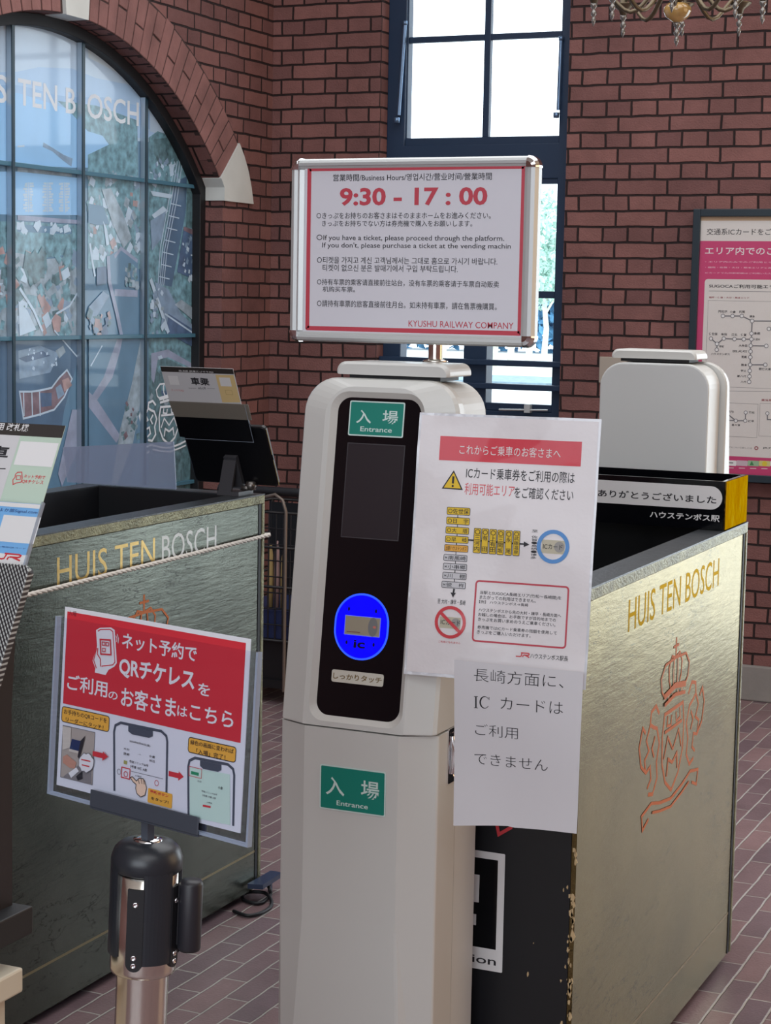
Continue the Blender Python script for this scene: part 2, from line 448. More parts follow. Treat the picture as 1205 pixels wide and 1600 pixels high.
for x0, x1, z0, z1 in ((WX0, WX1, WZ0, WZ1), (DX0, DX1, 0, DZ1)):
    bw.add([(x0, YB, z0), (x0, YB + .3, z0), (x0, YB + .3, z1), (x0, YB, z1)], [(0, 1, 2, 3)])
    bw.add([(x1, YB, z0), (x1, YB + .3, z0), (x1, YB + .3, z1), (x1, YB, z1)], [(3, 2, 1, 0)])
    bw.add([(x0, YB, z1), (x0, YB + .3, z1), (x1, YB + .3, z1), (x1, YB, z1)], [(0, 1, 2, 3)])
    bw.add([(x0, YB, z0), (x0, YB + .3, z0), (x1, YB + .3, z0), (x1, YB, z0)], [(3, 2, 1, 0)])
struct(bw.build('wall_back', M_brick, loc=(0, YB, 0), uv=True, fixn=False))
pb = MB(); pb.box((XL, YB - .025, 0), (DX0 - .1, YB, .137))
struct(pb.build('baseboard_back', M_plinth, bevel=.006))

# left wall with the arched opening
AY, AZ, AR = 5.595, 1.055, 1.398
J0, J1, SZ = 2 * AY - 6.683, 6.683, .35
a1 = math.acos((J1 - AY) / AR); NA = 36
arc = [(AY + AR * cos(a1 + (pi - 2 * a1) * k / NA), AZ + AR * sin(a1 + (pi - 2 * a1) * k / NA)) for k in range(NA + 1)]
lw = MB()
def q4(y0, z0, y1, z1): lw.add([(XL, y0, z0), (XL, y1, z0), (XL, y1, z1), (XL, y0, z1)], [(0, 1, 2, 3)])
q4(YF, 0, J0, ZC); q4(J1, 0, YB, ZC); q4(J0, 0, J1, SZ)
for k in range(NA):
    (ya, za), (yb, zb) = arc[k], arc[k + 1]
    lw.add([(XL, yb, zb), (XL, ya, za), (XL, ya, ZC), (XL, yb, ZC)], [(0, 1, 2, 3)])
loop = [(J1, SZ), (J1, arc[0][1])] + arc + [(J0, arc[-1][1]), (J0, SZ)]
for k in range(len(loop)):
    (ya, za), (yb, zb) = loop[k], loop[(k + 1) % len(loop)]
    lw.add([(XL, ya, za), (XL, yb, zb), (XL - .25, yb, zb), (XL - .25, ya, za)], [(0, 1, 2, 3)])
struct(lw.build('wall_left', M_brick, loc=(XL, 0, 0), uv=True, fixn=False))
pb = MB(); pb.box((XL, J1 + .02, 0), (XL + .025, YB - .03, .137)); pb.box((XL, YF, 0), (XL + .025, J0 - .02, .137))
struct(pb.build('baseboard_left', M_plinth, bevel=.006))
# voussoir ring: pairs of one full brick and two half bricks, set round the arch
vb = MB(); mb2 = MB()
RO = 1.606; a0 = math.acos((6.652 - AY) / AR)
n_v = 42; key = radians(2.9)
def wedge(b, r0, r1, aa, ab, d, mi=0):
    vs = []
    for x in (XL - .02, XL + d):
        for r, a in ((r0, aa), (r0, ab), (r1, ab), (r1, aa)): vs.append((x, AY + r * cos(a), AZ + r * sin(a)))
    b.add(vs, [(3, 2, 1, 0), (4, 5, 6, 7), (0, 1, 5, 4), (1, 2, 6, 5), (2, 3, 7, 6), (3, 0, 4, 7)], mi)
st = (pi - 2 * a0) / n_v
for k in range(n_v):
    aa, ab = a0 + st * k, a0 + st * (k + 1)
    if abs((aa + ab) / 2 - pi / 2 + .018) < .055: continue
    g = .0032 / AR
    jit = rnd.uniform(-.0008, .0012)
    step = .012 * ((k // 2) % 3 if k % 4 else 0)
    if k % 2 == 0: wedge(vb, AR + .002, RO - .006 + step * .5, aa + g, ab - g, .005 + jit)
    else:
        mid = AR + (.105 if (k // 2) % 2 else .088)
        wedge(vb, AR + .002, mid, aa + g, ab - g, .005 + jit); wedge(vb, mid + .007, RO - .004, aa + g, ab - g, .0055 - jit)
wedge(mb2, AR, RO, a0, a0 + .02, .001)
for k in range(48):
    aa = a0 + (pi - 2 * a0) * k / 48; wedge(mb2, AR, RO + .004, aa, aa + (pi - 2 * a0) / 48, .0012)
struct(vb.build('trim_1', M_vous, bevel=.0016, seg=1))
struct(mb2.build('trim_2', M_mortar))
# keystone and springer stones
ks = MB(); kk = [(5.552, 2.448), (5.689, 2.448), (5.715, 2.72), (5.53, 2.72)]
ks.rings([[(XL - .07, y, z) for y, z in kk], [(XL + .016, y, z) for y, z in kk]])
struct(ks.build('trim_3', M_stone, bevel=.004))
for i, sg in enumerate((1, -1)):
    sp = MB(); pts = [(6.649, 1.970), (6.676, 1.936), (6.676, 1.883), (6.923, 1.883)]
    for t in (.25, .5, .75): pts.append((6.923 + (6.798 - 6.923) * t + .016 * sin(pi * t), 1.883 + (2.119 - 1.883) * t + .012 * sin(pi * t)))
    pts.append((6.798, 2.119))
    if sg < 0: pts = [(2 * AY - y, z) for y, z in pts]
    sp.rings([[(XL - .075, y, z) for y, z in pts], [(XL + .012, y, z) for y, z in pts]])
    struct(sp.build('trim_%d' % (4 + i), M_stone, bevel=.002))

# window_1: dark metal frame of the arched window in front of the aerial photograph
w1 = bpy.data.objects.new('window_1', None); COL.objects.link(w1); w1.location = (XL - .08, AY, SZ); w1['_w'] = (XL - .08, AY, SZ); struct(w1)
XF = -3.795
fr = MB(); inner = []
lp = [(J1, SZ), (J1, 1.2)] + arc[0:] + [(J0, 1.2), (J0, SZ)]
def inset(pl, d):
    out = []
    for y, z in pl:
        if z > 1.6:
            v = Vector((y - AY, z - AZ)); r = v.length; v = v * ((r - d) / r); yy, z2 = AY + v.x, AZ + v.y
        else: yy, z2 = y, (z + d if z <= SZ + .001 else z)
        yy = max(J0 + d, min(J1 - d, yy)); out.append((yy, z2))
    return out
i1 = inset(lp, .042)
for x0, x1 in ((XF, XF - .06),):
    n = len(lp)
    fr.rings([[(x1, y, z) for y, z in lp], [(x0, y, z) for y, z in lp], [(x0, y, z) for y, z in i1], [(x1, y, z) for y, z in i1]], cap0=False, cap1=False)
fr.build('frame', M_blackm, w1, bevel=.003)
mys = [on('x', -3.808, *p).y for p in ((20.9, 150), (130.6, 400), (228.6, 400))]
stepm = (mys[2] - mys[0]) / 2; mys = [mys[0] - stepm] + mys + [mys[2] + stepm] if mys[2] + stepm < J1 - .1 else [mys[0] - stepm] + mys
bzs = [on('x', -3.808, 130, 269.6).z, on('x', -3.808, 130, 527.4).z]; bzs.append(2 * bzs[1] - bzs[0])
M_side = mat('polished_mullion_side', rgb(176, 188, 198), .38, metal=1); M_bar = mat('glazing_bar_paint', rgb(70, 116, 138), .25)
def archtop(y): return AZ + math.sqrt(max(0, (AR - .03) ** 2 - (y - AY) ** 2))
for y in mys:
    mu = MB(); mu.box((-3.832, y - .0065, SZ + .03), (-3.812, y + .0085, archtop(y)), 1); mu.box((-3.812, y - .0065, SZ + .03), (-3.808, y + .0095, archtop(y)), 0); mu.build('mullion', [M_frame, M_side], w1)
for z in bzs:
    mu = MB(); mu.box((-3.832, J0 + .04, z - .0075), (-3.814, J1 - .04, z + .0075)); mu.build('glazing_bar', M_bar, w1, bevel=.0015)

# window_2: tall casement window in the back wall
w2 = bpy.data.objects.new('window_2', None); COL.objects.link(w2); w2.location = (-2.825, 7.2, WZ0); w2['_w'] = (-2.825, 7.2, WZ0); struct(w2)
YW = 7.17
def wx(px, py): return on('y', YW, px, py).x
def wz(px, py): return on('y', YW, px, py).z
gx0, gx1, mx0, mx1 = wx(637, 60), wx(879.5, 60), wx(754.8, 60), wx(764.4, 60)
trz1, trz0 = wz(755, 213.5), wz(850, 287)
lgx0, lgx1, lmx0, lmx1 = wx(627, 550), wx(862, 550), wx(725, 550), wx(761, 550)
b = MB()
b.box((WX0, YW, WZ0), (lgx0 - .004, YW + .07, WZ1)); b.box((lgx1 + .004, YW, WZ0), (WX1, YW + .07, WZ1))
b.box((lgx0 - .01, YW, trz0 + .02), (lgx1 + .01, YW + .07, trz1 - .03)); b.box((lgx0 - .01, YW, WZ1 - .05), (lgx1 + .01, YW + .07, WZ1))
b.box((lgx0 - .01, YW, WZ0), (lgx1 + .01, YW + .07, WZ0 + .02))
b.build('frame', M_bframe, w2, bevel=.003)
b = MB(); zt = WZ1 - .06
b.box((gx0 - .03, YW + .012, trz1 - .035), (gx1 + .03, YW + .05, trz1)); b.box((gx0 - .03, YW + .012, zt - .03), (gx1 + .03, YW + .05, zt))
b.box((gx0 - .03, YW + .012, trz1), (gx0, YW + .05, zt)); b.box((gx1, YW + .012, trz1), (gx1 + .03, YW + .05, zt))
zb0, zb1 = wz(700, 64), wz(700, 54.5)
b.box((mx0, YW + .016, trz1), (mx1, YW + .045, zt)); b.box((gx0, YW + .019, zb0), (gx1, YW + .043, zb1))
b.box((gx0, YW + .019, zb0 + .41), (gx1, YW + .043, zb1 + .41))
b.build('upper_sash', M_bframe, w2, bevel=.002)
b = MB(); b.box((gx0, YW + .028, trz1), (gx1, YW + .032, zt)); b.build('upper_pane', M_glass, w2)
b = MB(); b.box((lmx0, YW - .004, WZ0 + .02), (lmx1, YW + .07, trz0 + .02)); b.build('centre_post', M_bframe, w2, bevel=.003)
lz0, lbz0, lbz1 = wz(855, 633), wz(850, 466), wz(850, 455)
for x0, x1 in ((lgx0, lmx0), (lmx1, lgx1)):
    b = MB(); b.box((x0 - .006, YW + .006, lz0 - .03), (x1 + .006, YW + .045, lz0)); b.box((x0 - .006, YW + .006, trz0), (x1 + .006, YW + .045, trz0 + .03))
    b.box((x0, YW + .014, lbz0), (x1, YW + .04, lbz1)); b.box((x0, YW + .014, lbz0 - .49), (x1, YW + .04, lbz1 - .49)) if False else None
    b.build('lower_sash', M_bframe, w2, bevel=.002)
    b = MB(); b.box((x0, YW + .026, lz0), (x1, YW + .030, trz0)); b.build('lower_pane', M_glass, w2)
for z in (on('y', 7.14, 800, 567.5).z, on('y', 7.14, 800, 604.5).z):
    b = MB(); b.box((WX0, 7.128, z - .012), (WX1, 7.152, z + .012)); b.build('guard_bar', M_bframe, w2, bevel=.004)
for x, pa, pb_ in ((0, (633, 36), (623, 180)), (1, (877, 60), (872.5, 172))):
    A, B_ = on('y', 7.155, *pa), on('y', 7.145, *pb_)
    b = MB(); b.tube([A, B_], .008, 8); b.lathe([(0, -.012), (.012, -.01), (.013, .01), (0, .012)], B_ + Vector((-.006, -.004, -.02)), 10); b.lathe([(0, -.01), (.01, -.008), (.01, .008), (0, .01)], A, 10)
    b.build('stay_rod', mat('stay_metal', rgb(110, 135, 165), .35, metal=.7), w2)
b = MB(); A = on('y', 7.155, 780, 640); B_ = on('y', 7.155, 856, 641); b.tube([A, B_], .004, 8); C_ = on('y', 7.155, 825, 640); b.box(C_ + Vector((-.012, -.012, -.012)), C_ + Vector((.012, .016, .022)))
b.build('handle', M_alu, w2)
b = MB(); b.box((WX0, 7.0985, WZ0 - .03), (WX1, 7.17, WZ0 - .001)); b.build('window_sill', M_stone, w2, bevel=.003)

# doorway to the platform (right of the picture, it lights the gates)
d1 = bpy.data.objects.new('door_1', None); COL.objects.link(d1); d1.location = (.3, 7.2, 0); d1['_w'] = (.3, 7.2, 0); struct(d1)
b = MB()
for x0, x1 in ((DX0, DX0 + .07), (DX1 - .07, DX1)): b.box((x0, 7.16, 0), (x1, 7.25, DZ1))
b.box((DX0 + .07, 7.16, DZ1 - .07), (DX1 - .07, 7.25, DZ1)); b.build('frame', M_bframe, d1, bevel=.004)

# ---------------------------------------------------------------- outside the window
M_grav = mat('outside_paving', rgb(200, 200, 195), .9, var=.1, vscale=1.5)
g = MB(); g.box((-40, YB + .3, -.6), (30, 60, -.06)); struct(g.build('trim_6', M_grav, loc=(0, 20, -.6)))
g = MB(); g.box((-30, 33, -.055), (-5, 36, .04)); struct(g.build('trim_7', mat('outside_kerb', rgb(120, 140, 150), .9, var=.2)))
M_leaf = mat('leaf_green', rgb(172, 206, 192), .6, var=.5, vscale=3)
M_hedge = mat('hedge_green', rgb(84, 140, 176), .7, var=.5, vscale=4)
M_bark = mat('pale_bark', rgb(196, 196, 180), .8, var=.2)
def leaves(b, c, r, n, s):
    for _ in range(n):
        d = Vector((rnd.gauss(0, 1), rnd.gauss(0, 1), rnd.gauss(0, .8))).normalized() * r * rnd.random() ** .4
        p = Vector(c) + d; e = Vector((rnd.gauss(0, 1), rnd.gauss(0, 1), rnd.gauss(0, 1))).normalized(); f_ = e.orthogonal().normalized()
        b.add([p - e * s, p - f_ * s * .5, p + e * s, p + f_ * s * .5], [(0, 1, 2, 3)])
for k, (px, yy, hh) in enumerate(((690, 38.0, 4.0), (771, 41.0, 3.7), (797, 44.0, 4.2), (826, 47.0, 3.8), (850, 50.5, 4.6))):
    c = on('y', yy, px, 560); x = c.x
    t = thing('tree', (x, yy, -.06), 'slim tree with pale trunk seen through the lower window behind the hours sign', 'tree', 'trees outside the tall window')
    b = MB(); b.tube([(x, yy, -.06), (x + .05, yy, .8), (x - .03, yy, 1.5), (x + .05, yy, 2.3)], [.10, .08, .07, .04], 8)
    for q in range(4):
        a = rnd.uniform(0, 2 * pi); b.tube([(x, yy, 1.2 + .2 * q), (x + .35 * cos(a), yy + .3 * sin(a), 1.8 + .25 * q)], [.045, .02], 6)
    b.build('trunk', M_bark, t)
    b = MB()
    for q in range(6): leaves(b, (x + rnd.uniform(-.35, .35), yy + rnd.uniform(-.35, .35), 1.9 + (hh - 2.3) * q / 5), .62, 230, .10)
    b.build('foliage', M_leaf, t, fixn=False)
b = MB()
for q in range(34): leaves(b, (-29 + q * .6, 57 + rnd.uniform(-.4, .4), .9 + .5 * (q % 3) + rnd.uniform(-.1, .2)), 1.25, 260, .22)
tag(b.build('hedge', M_hedge, fixn=False), 'dark blue-green hedge behind the trees outside the window', 'hedge')

# ---------------------------------------------------------------- gold-lettered booths
def lacquer(name, c0, c1, metal):
    m = bpy.data.materials.new(name); m.use_nodes = True; nt = m.node_tree; b = nt.nodes['Principled BSDF']
    tc = nt.nodes.new('ShaderNodeTexCoord')
    def noise(scale, vec, det=5, ro=.6):
        n = nt.nodes.new('ShaderNodeTexNoise'); n.inputs['Scale'].default_value = scale; n.inputs['Detail'].default_value = det; n.inputs['Roughness'].default_value = ro
        nt.links.new(vec, n.inputs['Vector']); return n.outputs['Fac']
    mp = nt.nodes.new('ShaderNodeMapping'); mp.inputs['Rotation'].default_value = (radians(-32), 0, 0); mp.inputs['Scale'].default_value = (1, .22, 1.6)
    nt.links.new(tc.outputs['Object'], mp.inputs['Vector'])
    big = noise(2.2, tc.outputs['Object']); streak = noise(46, mp.outputs['Vector'], 6, .7); fine = noise(190, tc.outputs['Object'], 3)
    r = nt.nodes.new('ShaderNodeValToRGB'); r.color_ramp.elements[0].position = .35; r.color_ramp.elements[1].position = .7
    r.color_ramp.elements[0].color = c0; r.color_ramp.elements[1].color = c1
    nt.links.new(big, r.inputs['Fac'])
    mp2 = nt.nodes.new('ShaderNodeMapping'); mp2.inputs['Rotation'].default_value = (radians(-24), 0, 0); mp2.inputs['Scale'].default_value = (1, .45, 1.5)
    nt.links.new(tc.outputs['Object'], mp2.inputs['Vector'])
    sc1 = noise(11, mp2.outputs['Vector'], 4, .62); msk = noise(3.1, tc.outputs['Object'], 2)
    line = nmath(nt, 'LESS_THAN', nmath(nt, 'ABSOLUTE', nmath(nt, 'SUBTRACT', sc1, .5)), nmath(nt, 'MULTIPLY', nmath(nt, 'SUBTRACT', msk, .42), .03))
    mxs = nt.nodes.new('ShaderNodeMix'); mxs.data_type = 'RGBA'; nt.links.new(nmath(nt, 'MULTIPLY', line, .75), mxs.inputs['Factor']); nt.links.new(r.outputs['Color'], mxs.inputs['A']); mxs.inputs['B'].default_value = rgb(30, 28, 22)
    nt.links.new(mxs.outputs['Result'], b.inputs['Base Color'])
    h = nmath(nt, 'ADD', nmath(nt, 'MULTIPLY', streak, 1.0), nmath(nt, 'MULTIPLY', fine, .18))
    bp = nt.nodes.new('ShaderNodeBump'); bp.inputs['Strength'].default_value = .40; bp.inputs['Distance'].default_value = .003
    nt.links.new(h, bp.inputs['Height']); nt.links.new(bp.outputs['Normal'], b.inputs['Normal'])
    b.inputs['Roughness'].default_value = .15; b.inputs['IOR'].default_value = 1.5; b.inputs['Metallic'].default_value = metal; b.inputs['Specular Tint'].default_value = (1, .95, .82, 1) if metal > .8 else (.97, 1, .97, 1)
    return m
M_lacg = lacquer('aged_green_lacquer', rgb(64, 67, 59), rgb(98, 101, 91), .7); M_lac = lacquer('aged_gold_lacquer', rgb(88, 76, 48), rgb(120, 106, 72), .9)
M_boothbody = mat('booth_black_paint', rgb(8, 10, 17), .5, var=.3, vscale=5)
M_rim = mat('booth_rim', rgb(46, 50, 54), .35, var=.3, vscale=20, bump=.3, bscale=120)
M_goldleaf = mat('worn_gold_edge', rgb(134, 132, 104), .4, metal=.5, var=.35, vscale=25, bump=.6, bscale=180)
M_goldlet = mat('gold_lettering', rgb(196, 164, 96), .35, metal=.6, bump=.3, bscale=40)
M_sheenlet = mat('sheen_lettering', rgb(215, 220, 220), .4)  # pale colour paints a white reflection onto the gold letters of one word
M_copper = mat('copper_crest', rgb(200, 110, 56), .6, spec=.3)
M_chip = mat('chipped_wood', rgb(190, 165, 125), .8)
M_trimline = mat('dull_brass_line', rgb(140, 128, 96), .4, metal=.4)

def crest(s, cu, cv, w, h, m, lw, layer=2):
    """crown above a pointed shield between two curling supporters"""
    def st(pts, wd=lw, closed=False):
        for sg in (1, -1): s.stroke([(cu + sg * x * w, cv + y * h) for x, y in pts], wd, m, layer + (.7 if sg < 0 else 0), closed)
    # crown
    st([(0, .98), (0, .86)], lw * 1.3); st([(-.05, .93), (.05, .93)])
    st([(0, .86), (.07, .88), (.12, .82), (.11, .74), (.08, .69)]); st([(0, .86), (.19, .85), (.26, .78), (.24, .70), (.19, .66)])
    st([(.03, .86), (.04, .78), (.035, .70)])
    st([(-.20, .66), (0, .69), (.20, .66)], lw * 2.2); st([(-.19, .61), (0, .635), (.19, .61)], lw * 1.4)
    st([(.05, .655), (.05, .62)]); st([(.12, .65), (.12, .615)])
    # shield
    st([(0, .55), (.17, .55), (.20, .42), (.19, .26), (.12, .13), (0, .05)], lw * 1.4)
    st([(0, .44), (.16, .44)], lw * 1.2); st([(0, .30), (.10, .40), (.16, .28)]); st([(0, .22), (.08, .26), (.10, .16)], lw * 1.3)
    st([(.04, .52), (.05, .46), (.12, .47), (.11, .53)])
    # supporters
    st([(.27, .58), (.33, .64), (.41, .62), (.42, .55), (.36, .52), (.30, .50), (.25, .40), (.29, .30), (.27, .20), (.34, .12), (.42, .14)], lw * 1.4)
    st([(.42, .55), (.48, .47), (.43, .40), (.50, .36), (.47, .28), (.40, .30), (.38, .22), (.44, .18)], lw * 1.2)
    st([(.33, .46), (.38, .40), (.34, .34)], lw * 1.2); st([(.47, .28), (.56, .34), (.60, .46), (.55, .56), (.50, .52)], lw * 1.3)
    # motto scroll
    st([(0, .0), (.20, .03), (.36, .07), (.52, .04), (.50, -.05), (.40, -.01)], lw * 1.2); st([(0, -.05), (.20, -.02), (.34, .01)], lw)

def booth(label, x0, x1, y0, y1, left_tones):
    z0, z1, t, H = .022, 1.02, .06, 1.02
    root = thing('ticket_booth', ((x0 + x1) / 2, (y0 + y1) / 2, 0), label, 'booth')
    b = MB()
    b.box((x0, y0, z0), (x0 + t, y1, z1 - .003)); b.box((x0 + t, y0, z0), (x1 - .014, y0 + t, z1 - .003)); b.box((x0 + t, y1 - t, z0), (x1 - .014, y1, z1 - .003))
    b.box((x1 - t, y0 + t, z0), (x1 - .014, y1 - t, z1 - .003)); b.box((x0 + t, y0 + t, z0), (x1 - t, y1 - t, z0 + .03)); b.box((x0 + t, y0 + t, .62), (x1 - t, y1 - t, .64))
    b.build('body', M_boothbody, root)
    b = MB(); zt = z1
    for a, c in (((x0, y0, z1 - .003), (x1, y0 + t, zt)), ((x0, y1 - t, z1 - .003), (x1, y1, zt)), ((x0, y0 + t, z1 - .003), (x0 + t, y1 - t, zt)), ((x1 - t, y0 + t, z1 - .003), (x1, y1 - t, zt))): b.box(a, c)
    b.build('rim', M_rim, root)
    # facing: top band, end strip, recessed panel, skirting below the thin line
    b = MB(); b.box((x1 - .014, y0, z1 - .024), (x1, y1, z1 - .003)); b.box((x1 - .014, y1 - .012, z0), (x1, y1, z1 - .024))
    b.build('edge_strip', M_goldleaf, root, bevel=.0015)
    b = MB(); b.box((x1 - .014, y1 - .0262, z0), (x1 - .0025, y1 - .0122, z1 - .0245)); b.build('gap_shade', M_blackm, root)  # black filler strip, stands in for the shade inside the open gap
    s = Sheet((x1 - .004, y0, 0), (0, 1, 0), (0, 0, 1)); L = y1 - y0
    s.base([(0, z0), (L - .026, z0), (L - .026, z1 - .0255), (0, z1 - .0255)], M_lacg if left_tones else M_lac, .009)
    s.rect((0, .122), (L - .026, .116), M_trimline, 1, px=False)
    a, e = .262, .262 + .664
    if left_tones:
        s.text('HUIS TEN', (a, .966), (a + .385, .905), M_goldlet, 2, .0, False); s.text('BOSCH', (a + .415, .966), (e, .905), M_sheenlet, 2, .0, False)
    else:
        s.text('HUIS TEN BOSCH', (a, .966), (e, .905), mat('dull_gold_lettering', rgb(146, 118, 68), .3, metal=.95), 2, .0, False)
    crest(s, L / 2 + .02, .515, .40, .335, M_copper, .0055)
    s.build('lettered_panel', root)
    for yy in (y0 + .2, y1 - .22):
        for xx in (x0 + .08, x1 - .08):
            b = MB(); b.box((xx - .02, yy - .02, 0), (xx + .02, yy + .02, z0)); b.build('foot', mat('booth_foot', rgb(180, 172, 160), .6), root)
    return root
BL0, BL1 = -2.668, -2.164; BR0, BR1 = -1.479, -.975
lb = booth('black lacquer booth at left with a white rope around it', BL0, BL1, 2.955, 4.118, True)
rb = booth('black lacquer booth at right with chipped front edge, carrying the thank-you tray', BR0, BR1, 3.03, 4.193, False)
# chips of bare wood along the front edge of the right booth
for k in range(46):
    z = max(.1, min(.68, rnd.gauss(.36, .12))); dx = abs(rnd.gauss(0, .010)); s_ = rnd.uniform(.0015, .0055) * (1.5 if dx < .006 else .8)
    x = BR1 - .0005 - dx - (.07 if rnd.random() < .12 else 0)
    n = 7; pts = [(x + s_ * rnd.uniform(.4, 1) * cos(2 * pi * q / n) * .7 - s_ * .7, 3.0288, z + s_ * rnd.uniform(.5, 1.9) * sin(2 * pi * q / n)) for q in range(n)]
    b = MB(); b.rings([[(p[0], 3.0305, p[2]) for p in pts], pts]); b.build('paint_chip', M_chip, rb)
s = xsheet(3.0285)
p0 = (BR0 + .13, .541); p1 = (-1.109, .326)
s.rect(p0, p1, M_paper, 0, .002, False); 
s.rect((p0[0] + .012, p0[1] - .013), (p1[0] - .013, p1[1] + .040), M_black, 1, 0, False)
s.rect((-1.225, .497), (-1.156, .447), M_paper, 2, 0, False); s.rect((-1.24, .425), (-1.1605, .405), M_paper, 2, 0, False)
s.text('Information', (-1.30, .352), (-1.121, .337), M_ink, 2, .01, False)
s.stroke([(-1.128, .60), (-1.122, .575), (-1.100, .590), (-1.101, .606)], .006, M_red, 1)
s.build('floor_notice', rb)

# white rope tied round the left booth
rp = MB(); za = .9085; o_ = .009; pth = []
cor = [(BL1 + o_, 2.955 - o_, .904), (BL1 + o_, 4.118 + o_, .917), (BL0 - o_, 4.118 + o_, .915), (BL0 - o_, 2.955 - o_, .906)]
for k in range(4):
    a, c = Vector(cor[k]), Vector(cor[(k + 1) % 4]); n = 60 if k % 2 == 0 else 20
    for q in range(n): pth.append(a.lerp(c, q / n))
for ph in (0, 2 * pi / 3, 4 * pi / 3):
    pp = []
    for i, p in enumerate(pth):
        for h_ in range(2):
            t_ = (i + h_ / 2); nx = pth[(i + 1) % len(pth)]; q = p.lerp(nx, h_ / 2); d = (nx - p).normalized(); a = Vector((0, 0, 1)); c = d.cross(a)
            pp.append(q + (a * cos(t_ * 2.2 + ph) + c * sin(t_ * 2.2 + ph)) * .0027)
    rp.tube(pp, .0031, 6, closed=True)
tag(rp.build('rope', M_rope), 'white twisted rope tied around the left black booth', 'rope')

# ---------------------------------------------------------------- the entrance gate reader (and its twin further back)
KX0, KX1 = -1.421, -1.140
def yf(z): return 2.75 + .135 * (z - .80)
def gate_body(root, dy=0.0, dx=0.0, flip=False, px_front=True):
    """white reader column; flip turns it round so that the plain back is seen"""
    cx = (KX0 + KX1) / 2; yc = 2.8625
    def T(p):
        x, y, z = p
        if flip: x, y = 2 * cx - x, 2 * yc - y
        return (x + dx, y + dy, z)
    def ring(x0, z0, x1, z1, r, rb, fy): return [T((x, fy(z), z)) for x, z in rrect(x0, z0, x1, z1, r, 8, rb)]
    HB, HT = .801, 1.371
    b = MB()
    rs = [ring(KX0 + .003, HB + .002, KX1 - .003, HT - .003, .056, .003, lambda z: 2.871 - .002),
          ring(KX0, HB, KX1, HT, .058, .003, lambda z: 2.866),
          ring(KX0, HB, KX1, HT, .058, .003, lambda z: yf(z) + .026 if yf(z) + .026 < 2.86 else 2.86),
          ring(KX0 + .004, HB, KX1 - .005, HT - .002, .056, .003, lambda z: min(2.858, yf(z) + .0195)),
          ring(KX0 + .050, HB, KX1 - .048, HT - .013, .05, .003, lambda z: yf(z) + .0005),
          ring(-1.361, .8095, -1.192, 1.350, .032, .026, lambda z: yf(z)),
          ring(-1.3505, .818, -1.2005, 1.340, .024, .022, lambda z: yf(z) + .007)]
    b.rings(rs[:6], cap0=True, cap1=False, sm=False)
    hd = b.build('head_cover', M_white, root)
    b = MB(); b.rings(rs[5:], cap0=False, cap1=False); b.build('panel_bezel', M_bezel, root)
    b = MB(); b.rings([[Vector(p) + Vector((0, (.004 if not flip else -.004), 0)) for p in rs[6]], rs[6]]); bp_ = b.build('reader_panel', M_black, root)
    # back housing
    b = MB(); g0, g1 = KX0 + .016, KX1 - .004
    rs = [ring(g0, .0, g1, HT - .004, .056, .002, lambda z: 2.874), ring(g0, .0, g1, HT - .004, .056, .002, lambda z: 2.971),
          ring(g0 + .001, .001, g1 - .001, HT - .005, .055, .002, lambda z: 2.974), ring(g0 + .004, .004, g1 - .004, HT - .008, .053, .002, lambda z: 2.975)]
    b.rings(rs); b.build('back_housing', M_white2, root)
    # lower front cover, seen with soft vertical facets
    def lring(z, fl, fr): return [T(p) for p in ((KX0, 2.866, z), (KX1, 2.866, z), (KX1, 2.785, z), (fr, 2.7495, z), (fl, 2.7495, z), (KX0, 2.774, z))]
    b = MB(); b.rings([lring(.0, -1.400, -1.176), lring(.47, -1.366, -1.196), lring(.7985, -1.366, -1.196)]); b.build('lower_cover', M_white, root, bevel=.003)
    # cap
    b = MB(); c0, c1 = -1.3685, -1.164
    def cring(y, d): return [T((x, y, z)) for x, z in rrect(c0 + d, 1.3768, c1 - d, 1.398 - d, .0165, 6, .003)]
    b.rings([cring(2.955, .004), cring(2.951, 0), cring(2.858, 0), cring(2.852, .004)]); b.build('top_cap', M_white, root, weld=True)
    b = MB(); q0, q1 = T((c0 + .02, 2.865, 1.3695)), T((c1 - .02, 2.945, 1.3772)); b.box([min(a, c) for a, c in zip(q0, q1)], [max(a, c) for a, c in zip(q0, q1)]); b.build('cap_gasket', M_blackm, root)
    # side latch
    b = MB()
    def lat(y0, z0, y1, z1, x): return [T((x, y, z)) for y, z in rrect(y0, z0, y1, z1, .004, 4)]
    b.rings([lat(2.824, .709, 2.858, .801, KX1 - .006), lat(2.824, .709, 2.858, .801, KX1 + .002), lat(2.828, .714, 2.854, .796, KX1 + .002), lat(2.830, .718, 2.852, .792, KX1 + .0004)])
    b.tube([T((KX1 + .001, 2.841, .724)), T((KX1 + .004, 2.841, .738)), T((KX1 + .005, 2.841, .765)), T((KX1 + .001, 2.841, .787))], [.004, .006, .006, .004], 8)
    b.build('latch_handle', M_chrome, root)
    return bp_
kiosk = thing('ticket_gate_reader', ((KX0 + KX1) / 2, 2.86, 0), 'white card reader gate with glowing blue touch oval and green entrance labels', 'ticket gate')
panel = gate_body(kiosk)
nrm = Vector((0, -1, .135)).normalized(); upk = Vector((0, .135, 1)).normalized()
def ksheet(dep): return Sheet((0, yf(.8) + .0075 - dep, .8), (1, 0, 0), upk)
z = zz(500, 550, 4.304)
